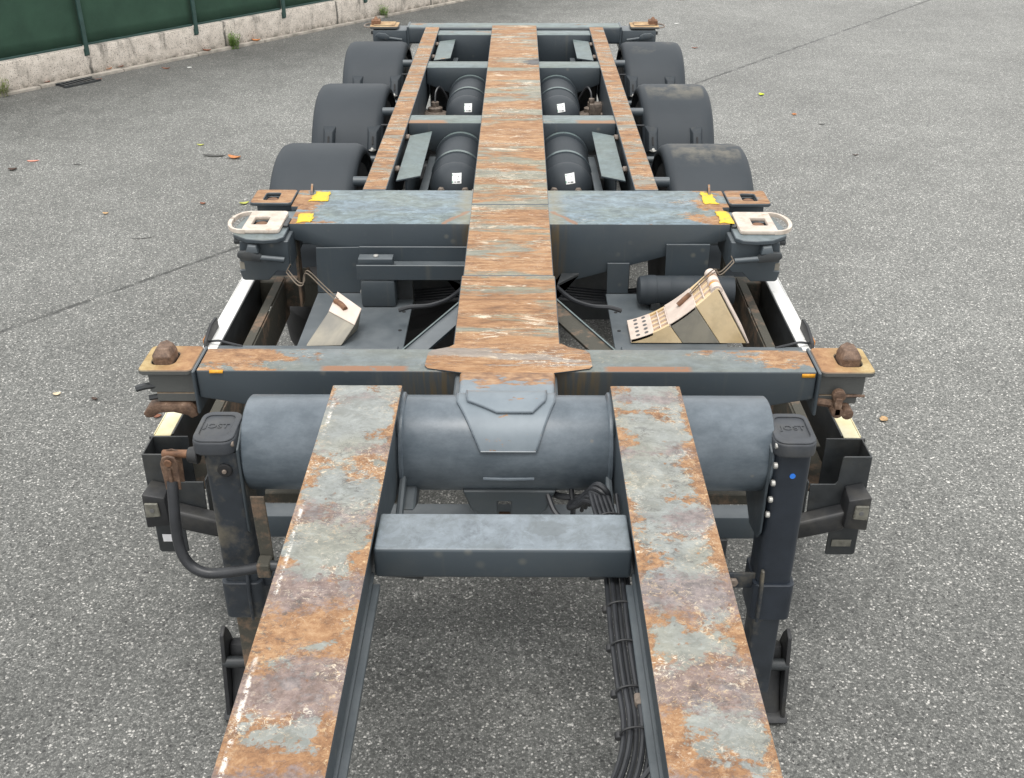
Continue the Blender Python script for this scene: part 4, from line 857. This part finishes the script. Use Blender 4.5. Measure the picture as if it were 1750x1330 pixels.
# --- side guards
for s in (-1, 1):
    X = lambda v: s*v
    gd = empty('side_guard', (X(1.15), 3.9, .78), None, None); gd.parent = tr; gd.location = WL[gd.name]-WL[tr.name]
    B().box(X(1.195), X(1.252), 3.19, 4.68, .785, .79).build('top_strip', 'strip', gd, .001)
    B().box(X(1.188), X(1.1935), 3.2, 4.68, .42, .7905).build('inner_web', 'dark', gd, .001)
    B().box(X(1.2535), X(1.258), 3.2, 4.68, .42, .79).build('outer_web', 'strip', gd, .001)
    B().box(X(1.075), X(1.112), 3.18, 4.66, .756, .762).build('inner_flange', 'dirty', gd, .001)
    B().box(X(1.068), X(1.0735), 3.18, 4.66, .58, .755).build('inner_wall', 'dirty', gd, .001)
    B().box(X(1.068), X(1.187), 3.18, 4.66, .565, .578).build('channel_bottom', 'dirty', gd, .001)
    # front end bracket with back plate, front plate and marker lamp
    B().box(X(1.125), X(1.262), 3.165, 3.172, .58, .80).build('back_plate', 'dark', gd, .001)
    B().box(X(1.248), X(1.253), 3.056, 3.164, .56, .80).build('side_plate', 'dark', gd, .001)
    B().prism([(X(1.253), .802), (X(1.160), .802), (X(1.154), .798), (X(1.150), .70), (X(1.142), .688), (X(1.055), .688), (X(1.060), .555), (X(1.15), .553), (X(1.15), .385), (X(1.156), .38), (X(1.25), .38), (X(1.256), .386)], 'y', 3.048, 3.0545).build('front_plate', 'dark', gd, .002)
    B().box(X(1.048), X(1.0535), 3.0545, 3.13, .50, .692).build('side_plate', 'dark', gd, .001)
    # arm with lamp
    B().hull8([(X(1.0), 2.985, .488), (X(1.18), 2.985, .535), (X(1.18), 3.047, .535), (X(1.0), 3.047, .488), (X(1.0), 2.985, .562), (X(1.18), 2.985, .615), (X(1.18), 3.047, .615), (X(1.0), 3.047, .562)]).build('lamp_arm', 'black', gd, .012, 3)
    lp = B().hull8([(X(1.168), 2.965, .56), (X(1.25), 2.965, .55), (X(1.255), 3.046, .55), (X(1.165), 3.046, .56), (X(1.17), 2.965, .675), (X(1.248), 2.965, .69), (X(1.235), 3.046, .70), (X(1.175), 3.046, .685)]).build('marker_lamp', 'black', gd, .006, 2)
    B().hull8([(X(1.192), 2.955, .605), (X(1.242), 2.955, .60), (X(1.242), 2.9645, .60), (X(1.192), 2.9645, .605), (X(1.194), 2.955, .66), (X(1.240), 2.955, .66), (X(1.240), 2.9645, .66), (X(1.194), 2.9645, .66)]).build('lamp_lens', 'lens', lp, .003)
    B().cyl((X(1.216), 2.956, .632), (X(1.216), 2.953, .632), .008, 12).build('bulb', 'ink', lp, .0)
    if s < 0: B().box(X(1.165), X(1.235), 3.044, 3.047, .43, .462).build('reflector', 'pale', gd, .001)
    else:
        B().box(X(1.165), X(1.235), 3.044, 3.047, .42, .45).build('reflector', 'lens', gd, .001)
    # small side marker further back
    b = B().prism([(3.86, .79), (4.06, .79), (4.05, .84), (3.97, .845), (3.87, .82)], 'x', X(1.235), X(1.25)).build('side_marker', 'black', gd, .003)
    B().box(X(1.2505), X(1.256), 3.88, 4.04, .80, .82).build('amber_lens', 'amber', b, .002)
    B().tube([(X(1.235), 3.9, .80), (X(1.19), 3.88, .815), (X(1.15), 3.87, .81), (X(1.09), 3.86, .80)], .005, 6).build('marker_cable', 'cable', gd, 0)
# front under-run beam carrying lamp arms
for s in (-1, 1): B().box(s*.36, s*.80, 2.86, 2.90, .735, .775).build('under_tube_bar', 'dirty', tr, .003)
B().box(-.985, .985, 3.0, 3.08, .485, .578).build('low_cross_beam', 'paint', tr, .006, 2)
for s in (-1, 1): B().hull8([(s*.30, 2.99, .30), (s*.78, 2.99, .36), (s*.78, 3.06, .36), (s*.30, 3.06, .30), (s*.30, 2.99, .489), (s*.78, 2.99, .489), (s*.78, 3.06, .489), (s*.30, 3.06, .489)]).build('low_bracket', 'dark', tr, .004)
for s in (-1, 1): B().box(s*.985, s*.992, 2.97, 3.10, .44, .62).build('joint_plate', 'paint', tr, .002)
# --- landing legs
for s in (-1, 1):
    X = lambda v: s*v
    dl = .018 if s < 0 else 0
    lg_ = empty('landing_leg', (X(.845), 2.64, 0), None, None); lg_.parent = tr; lg_.location = WL[lg_.name]-WL[tr.name]
    body = rrect(X(.783)+dl, X(.893)+dl, 2.575, 2.70, .022)
    B().prism(body, 'z', .60, 1.118).build('upper_leg', 'leg' if s < 0 else 'legc', lg_, 0, sharp=40)
    body2 = rrect(X(.775)+dl, X(.902)+dl, 2.565, 2.715, .022)
    B().prism(body2, 'z', .50, .64).build('leg_sleeve', 'leg' if s < 0 else 'legc', lg_, .003)
    B().prism(rrect(X(.795)+dl, X(.880)+dl, 2.59, 2.69, .008), 'z', .16, .51).build('inner_leg', 'dirty' if s < 0 else 'leg', lg_, .002)
    # cap with raised rim and embossed word
    cp = B().prism(rrect(X(.775), X(.900), 2.555, 2.725, .035), 'z', 1.118, 1.165).build('cap', 'cap', lg_, .008, 3)
    B().frame(rrect(X(.778), X(.897), 2.558, 2.722, .032), rrect(X(.797), X(.884), 2.585, 2.705, .02), 1.164, 1.170).build('cap_rim', 'cap', cp, .002)
    cu = bpy.data.curves.new('t', 'FONT'); cu.body = 'JOST'; cu.size = .034; cu.extrude = .0007; cu.align_x = 'CENTER'; cu.align_y = 'CENTER'
    cu.offset = .0; to = bpy.data.objects.new('t', cu); col.objects.link(to); bpy.context.view_layer.update()
    me = bpy.data.meshes.new_from_object(to.evaluated_get(bpy.context.evaluated_depsgraph_get())); bpy.data.objects.remove(to)
    me.materials.clear(); me.materials.append(M['cap']); eo = bpy.data.objects.new('embossed_word', me); col.objects.link(eo)
    eo.parent = cp; eo.location = Vector((X(.842), 2.645, 1.1665))-WL[cp.name]; eo.rotation_euler = (0, 0, 0); WL[eo.name] = Vector((X(.84), 2.65, 1.166))
    # mounting plate between tube and leg with bolts
    B().prism([(2.572, 1.13), (2.66, 1.17), (2.76, 1.17), (2.83, 1.10), (2.85, 1.0), (2.80, .84), (2.70, .78), (2.60, .80), (2.572, .84)], 'x', X(.768), X(.7755)).build('mounting_plate', 'paint', lg_, .002)
    for zb_, yb_ in ((1.15, 2.575), (1.09, 2.562), (1.03, 2.56), (.97, 2.562), (.91, 2.57))[:(5 if s > 0 else 1)]:
        B().cyl((X(.778), yb_, zb_), (X(.79), yb_, zb_), .0105, 6).build('bolt', 'bolt' if s > 0 else 'boltdirty', lg_, .002)
    # lower stay lug
    B().box(X(.68), X(.79), 2.60, 2.612, .60, .66).build('stay_lug', 'leg', lg_, .006, 2)
    B().cyl((X(.715), 2.60, .63), (X(.715), 2.588, .63), .016, 6).build('stay_bolt', 'boltdirty', lg_, .002)
    B().prism([(2.56, .70), (2.575, .70), (2.575, .52), (2.55, .50), (2.545, .56), (2.55, .64)], 'x', X(.79), X(.80)).build('side_fin', 'leg', lg_, .003)
    # foot: rocker pan with side cheek
    B().prism([(2.60, .004), (2.86, .004), (2.89, .05), (2.86, .06), (2.73, .045), (2.61, .035), (2.585, .02)], 'x', X(.76), X(.965)).build('foot', 'black', lg_, .01, 2)
    B().prism([(2.615, .03), (2.85, .05), (2.80, .16), (2.74, .26), (2.70, .26), (2.66, .12)], 'x', X(.785), X(.94)).build('foot_block', 'black', lg_, .012, 2)
    B().prism([(2.60, .02), (2.86, .02), (2.79, .16), (2.73, .30), (2.70, .345), (2.665, .33), (2.63, .17)], 'x', X(.94), X(.955)).build('foot_cheek', 'black', lg_, .004, 2)
    B().prism([(2.60, .02), (2.86, .02), (2.79, .16), (2.73, .30), (2.70, .345), (2.665, .33), (2.63, .17)], 'x', X(.77), X(.785)).build('foot_cheek', 'black', lg_, .004, 2)
    B().cyl((X(.77), 2.66, .22), (X(.955), 2.66, .22), .02, 14).build('foot_pin', 'dark', lg_, .002)
    if s > 0:
        B().cyl((.842, 2.5747, 1.045), (.842, 2.5727, 1.045), .0085, 20).build('blue_dot', 'blue', lg_, 0)
    else:
        B().cyl((-.815, 2.575, 1.06), (-.815, 2.566, 1.06), .022, 20).build('rubber_plug', 'rubber', lg_, .003)
        B().cyl((-.815, 2.566, 1.06), (-.815, 2.560, 1.06), .007, 10).build('plug_bolt', 'boltdirty', lg_, .001)
# crank handle on the left leg
ch = empty('crank_handle', (-.95, 2.55, 1.05), None, None); ch.parent = tr; ch.location = WL[ch.name]-WL[tr.name]
B().cyl((-.893, 2.60, 1.095), (-.925, 2.60, 1.095), .028, 20, .022).build('shaft_collar', 'black', ch, .003)
B().cyl((-.92, 2.60, 1.098), (-1.0, 2.60, 1.098), .0125, 14).build('shaft', 'rust', ch, .002)
b = B(); b.prism([(-.992, 1.0), (-.948, 1.0), (-.944, 1.09), (-.952, 1.112), (-.97, 1.118), (-.988, 1.112), (-.996, 1.09)], 'y', 2.556, 2.564); b.prism([(-.992, 1.0), (-.948, 1.0), (-.944, 1.09), (-.952, 1.112), (-.97, 1.118), (-.988, 1.112), (-.996, 1.09)], 'y', 2.596, 2.60)
b.build('clevis', 'rustdark', ch, .003)
B().cyl((-.97, 2.552, 1.098), (-.97, 2.546, 1.098), .012, 12).build('clevis_pin', 'rust', ch, .002)
B().box(-.975, -.965, 2.548, 2.555, 1.02, 1.08).build('cotter', 'rustdark', ch, .002)
B().tube([(-.97, 2.56, 1.03), (-.972, 2.545, .97), (-.975, 2.53, .87), (-.968, 2.52, .80), (-.945, 2.51, .758), (-.905, 2.50, .738), (-.86, 2.50, .735), (-.76, 2.50, .752), (-.70, 2.50, .765), (-.665, 2.50, .758), (-.64, 2.50, .73), (-.63, 2.50, .69)], .0165, 14, 5).build('crank_bar', 'cable', ch, 0)
B().prism([(-.742, .995), (-.70, .995), (-.695, .72), (-.735, .72)], 'y', 2.53, 2.536).build('crank_holder', 'dirty', ch, .002)
B().box(-.738, -.698, 2.478, 2.53, .733, .783).build('crank_clip', 'dirty', ch, .004)

# --- cables along the right gooseneck rail
cb = empty('cable_bundle', (.29, 1.9, 1.12), None, None); cb.parent = tr; cb.location = WL[cb.name]-WL[tr.name]
for k in range(5):
    o_ = (k-2)*.0125; zk = 1.105+.008*(k % 2)
    B().tube([(.255+o_*.9, 2.60, .90+.01*k), (.262+o_*.8, 2.50, 1.04+.004*k), (.275+o_, 2.40, 1.06), (.285+o_, 2.25, 1.08), (.283+o_, 2.02, zk), (.281+o_, 1.85, zk), (.283+o_, 1.70, zk), (.287+o_, 1.58, zk), (.278+o_*1.1, 1.50, zk-.01), (.25+o_*1.3, 1.42, zk-.02), (.20+o_*1.5, 1.34, zk-.03), (.12+o_*1.5, 1.26, zk-.04)], .0064, 8, 6).build('cable', 'cable', cb, 0)
B().tube([(.312, 2.4, 1.10), (.312, 2.0, 1.10), (.314, 1.6, 1.10), (.312, 1.2, 1.10)], .005, 8, 4).build('cable', 'cable', cb, 0)
B().tube([(.305, 1.45, 1.12), (.25, 1.39, 1.10), (.17, 1.31, 1.07)], .0055, 8, 4).build('cable', 'cable', cb, 0)
for yk in (1.93, 1.80, 1.66, 1.545, 2.28):
    b = B(); b.tube([(.252, yk, 1.10), (.258, yk, 1.118), (.283, yk+.004, 1.123), (.308, yk+.004, 1.118), (.316, yk, 1.10)], .0032, 6, 3); b.cyl((.249, yk-.004, 1.096), (.249, yk+.010, 1.10), .0085, 10)
    b.build('cable_tie', 'black', cb, .001)
b = B().box(.288, .312, 1.615, 1.645, 1.10, 1.125).build('cable_clip', 'boltdirty', cb, .004)
# tangled corrugated hose by the tube
for k in range(5):
    B().tube([(.30, 2.46+.01*k, 1.03), (.29-.004*k, 2.45, 1.075-.01*k), (.265-.008*k, 2.47, 1.085-.014*k), (.24-.006*k, 2.50, 1.04-.012*k), (.215-.006*k, 2.53, .985-.006*k), (.20, 2.6, .93)], .0085, 8, 5).build('air_hose', 'cable', cb, 0)
B().tube([(.125, 2.62, .965), (.15, 2.56, .925), (.19, 2.52, .91), (.23, 2.5, .925), (.26, 2.48, .96)], .009, 8, 6).build('air_hose', 'cable', cb, 0)
B().tube([(.20, 2.62, .97), (.205, 2.58, .90), (.185, 2.6, .84), (.20, 2.7, .80)], .008, 8, 6).build('air_hose', 'cable', cb, 0)
B().tube([(.13, 2.66, .95), (.16, 2.62, .94), (.25, 2.6, .95), (.29, 2.58, .99)], .010, 8, 6).build('air_hose', 'cable', cb, 0)

# ================================================================== WHEEL CHOCKS
ck = empty('wheel_chock', (.74, 3.96, .797), 'large aged cream plastic wheel chock with ribs and round holes, beside the tool canister', 'wheel chock', 'wheel chocks stored on the trays')
Z0 = .80
def topz(x):     # concave running surface
    t = min(1, max(0, (x-.505)/.33)); return .815+.235*(.34*t+.66*t*t)
Yf, Yb = 3.90, 4.08
def prof(xa, xb, n=10): return [(xa+(xb-xa)*i/n, topz(xa+(xb-xa)*i/n)) for i in range(n+1)]
# side skins (front/back), three zones
for (xa, xb, ba, bb, mt) in ((.505, .655, .505, .715, 'chock'), (.657, .755, .717, .868, 'chockgrey'), (.757, .83, .870, .985, 'chock')):
    for (y0, y1) in ((Yf, Yf+.012), (Yb-.012, Yb)):
        tp = prof(xa, xb, 6)
        if xb == .83: tp += [(.842, 1.048), (.850, 1.035)]
        B().prism([(ba, Z0)]+tp+[(bb, Z0)], 'y', y0, y1).build('side_wall', mt, ck, .0015)
B().hull8([(.977, Yf, Z0), (.991, Yf, Z0), (.991, Yb, Z0), (.977, Yb, Z0), (.838, Yf, 1.04), (.853, Yf, 1.04), (.853, Yb, 1.04), (.838, Yb, 1.04)]).build('back_wall', 'chocktop', ck, .001)
B().box(.51, .98, Yf+.013, Yb-.013, Z0, Z0+.012).build('base', 'chock', ck, .001)
def deck(x0, x1, mt, name, lift=0.0, y0=Yf, y1=Yb):
    b = B(); n = 5
    for i in range(n):
        a_, c_ = x0+(x1-x0)*i/n, x0+(x1-x0)*(i+1)/n
        b.hull8([(a_, y0, topz(a_)-.012), (c_, y0, topz(c_)-.012), (c_, y1, topz(c_)-.012), (a_, y1, topz(a_)-.012), (a_, y0, topz(a_)+lift), (c_, y0, topz(c_)+lift), (c_, y1, topz(c_)+lift), (a_, y1, topz(a_)+lift)])
    return b.build(name, mt, ck, 0)
tp = deck(.503, .592, 'chocktop', 'toe_plate', .001)
for i in range(5):
    for j in range(2):
        hx = .535+j*.034+.0; hy = Yf+.024+i*.0345; dz = (topz(hx+.002)-topz(hx-.002))/.004
        nrm = Vector((-dz, 0, 1)).normalized(); p = Vector((hx, hy, topz(hx)))
        B().cyl(p+nrm*.0002, p+nrm*.0022, .0088, 14).build('hole', 'ink', tp, 0)
deck(.657, .756, 'chocktop', 'label_pad', .002)
# cell ribs: darker floor set below with thin ribs
def ribs(x0, x1, nx, ny):
    deck(x0, x1, 'chock', 'cell_floor', -.028, Yf+.013, Yb-.013)
    for j in range(1, ny): 
        yy = Yf+(Yb-Yf)*j/ny; b = B(); b.prism([(x0, topz(x0)-.03)]+[(x0, topz(x0))]+prof(x0, x1, 5)[1:]+[(x1, topz(x1)-.03)], 'y', yy-.0025, yy+.0025); b.build('rib', 'chocktop', ck, 0)
    for i in range(nx+1):
        xx = x0+(x1-x0)*i/nx; b = B(); b.box(xx-.0025, xx+.0025, Yf+.01, Yb-.01, topz(xx)-.03, topz(xx)); b.build('rib', 'chocktop', ck, 0)
ribs(.594, .655, 2, 5); ribs(.758, .822, 2, 4)
for yy in (Yf+.022, Yf+.09, Yf+.158):
    b = B(); b.lathe([(.013, -.021), (.024, -.021), (.024, .021), (.013, .021), (.013, -.021)], (.836, yy, 1.032), 'y', 20); b.build('crest_loop', 'chocktop', ck, 0, sharp=40)
for yy in (Yf+.056, Yf+.124): B().cyl((.833, yy-.012, 1.03), (.833, yy+.012, 1.03), .017, 14).build('crest_gap', 'orange', ck, 0)
# wire clip with spring
B().tube([(.70, Yf+.095, topz(.70)+.012), (.725, Yf+.105, topz(.725)+.013), (.748, Yf+.112, topz(.748)+.012)], .0105, 10, 2).build('spring', 'rust', ck, 0)
for dy in (-.013, .013):
    B().tube([(.745, Yf+.112+dy*.6, topz(.745)+.012), (.80, Yf+.12+dy, topz(.80)+.02), (.845, Yf+.13+dy, 1.068), (.865, Yf+.14+dy, 1.05), (.89, Yf+.16+dy, 1.055), (.93, Yf+.19+dy, 1.085)], .0026, 6, 3).build('wire', 'wire', ck, 0)
B().tube([(.93, Yf+.177, 1.085), (.93, Yf+.203, 1.085), (.922, Yf+.21, 1.10)], .0026, 6, 1).build('wire', 'wire', ck, 0)
# second chock, standing narrow end away, front bracket wire hooked to the lock box
c2 = empty('wheel_chock', (-.68, 3.95, .797), 'dirty grey wheel chock with pale top pad and long wire hook, in the left tray', 'wheel chock', 'wheel chocks stored on the trays')
V = dict([('A', (-0.832, 3.861, 0.8)), ('B', (-0.686, 3.868, 0.8)), ('C', (-0.752, 4.011, 0.885)), ('D', (-0.633, 3.92, 0.865)), ('E', (-0.736, 4.162, 0.905)), ('G', (-0.618, 4.035, 0.885)), ('A2', (-0.7919999999999999, 4.031000000000001, 0.8)), ('B2', (-0.636, 4.018, 0.8))])
b = B(); b.hull8([V['A'], V['B'], V['B2'], V['A2'], V['C'], V['D'], V['G'], V['E']]); b.build('body', 'chockgrey', c2, .004, 2)
nr = (Vector(V['D'])-Vector(V['C'])).cross(Vector(V['E'])-Vector(V['C'])).normalized()
q = [Vector(V[k]) for k in ('C', 'D', 'G', 'E')]
b = B(); b.hull8([tuple(p+nr*.0005) for p in q]+[tuple(p+nr*.006) for p in q]); b.build('top_pad', 'chocktop', c2, .002)
def onpad(u_, v_, h=.0): return tuple(q[0].lerp(q[1], u_).lerp(q[3].lerp(q[2], u_), v_)+nr*h)
B().tube([onpad(.08, .50, .012), onpad(.3, .50, .014), onpad(.52, .42, .012)], .0115, 10, 3).build('spring', 'rust', c2, 0)
p0 = Vector(onpad(.02, .46, .012))
for dy in (-.014, .014):
    B().tube([tuple(p0+Vector((.02, dy, 0))), tuple(p0+Vector((-.05, .05+dy, .045))), tuple(p0+Vector((-.115, .10+dy, .085))), tuple(p0+Vector((-.135, .11+dy, .07))), tuple(p0+Vector((-.14, .10+dy, .035))), tuple(p0+Vector((-.165, .10+dy, .035))), tuple(p0+Vector((-.215, .14+dy, .075)))], .0028, 6, 4).build('wire', 'wire', c2, 0)
B().tube([tuple(p0+Vector((-.215, .126, .075))), tuple(p0+Vector((-.215, .154, .075))), tuple(p0+Vector((-.2, .155, .10)))], .0028, 6, 2).build('wire', 'wire', c2, 0)
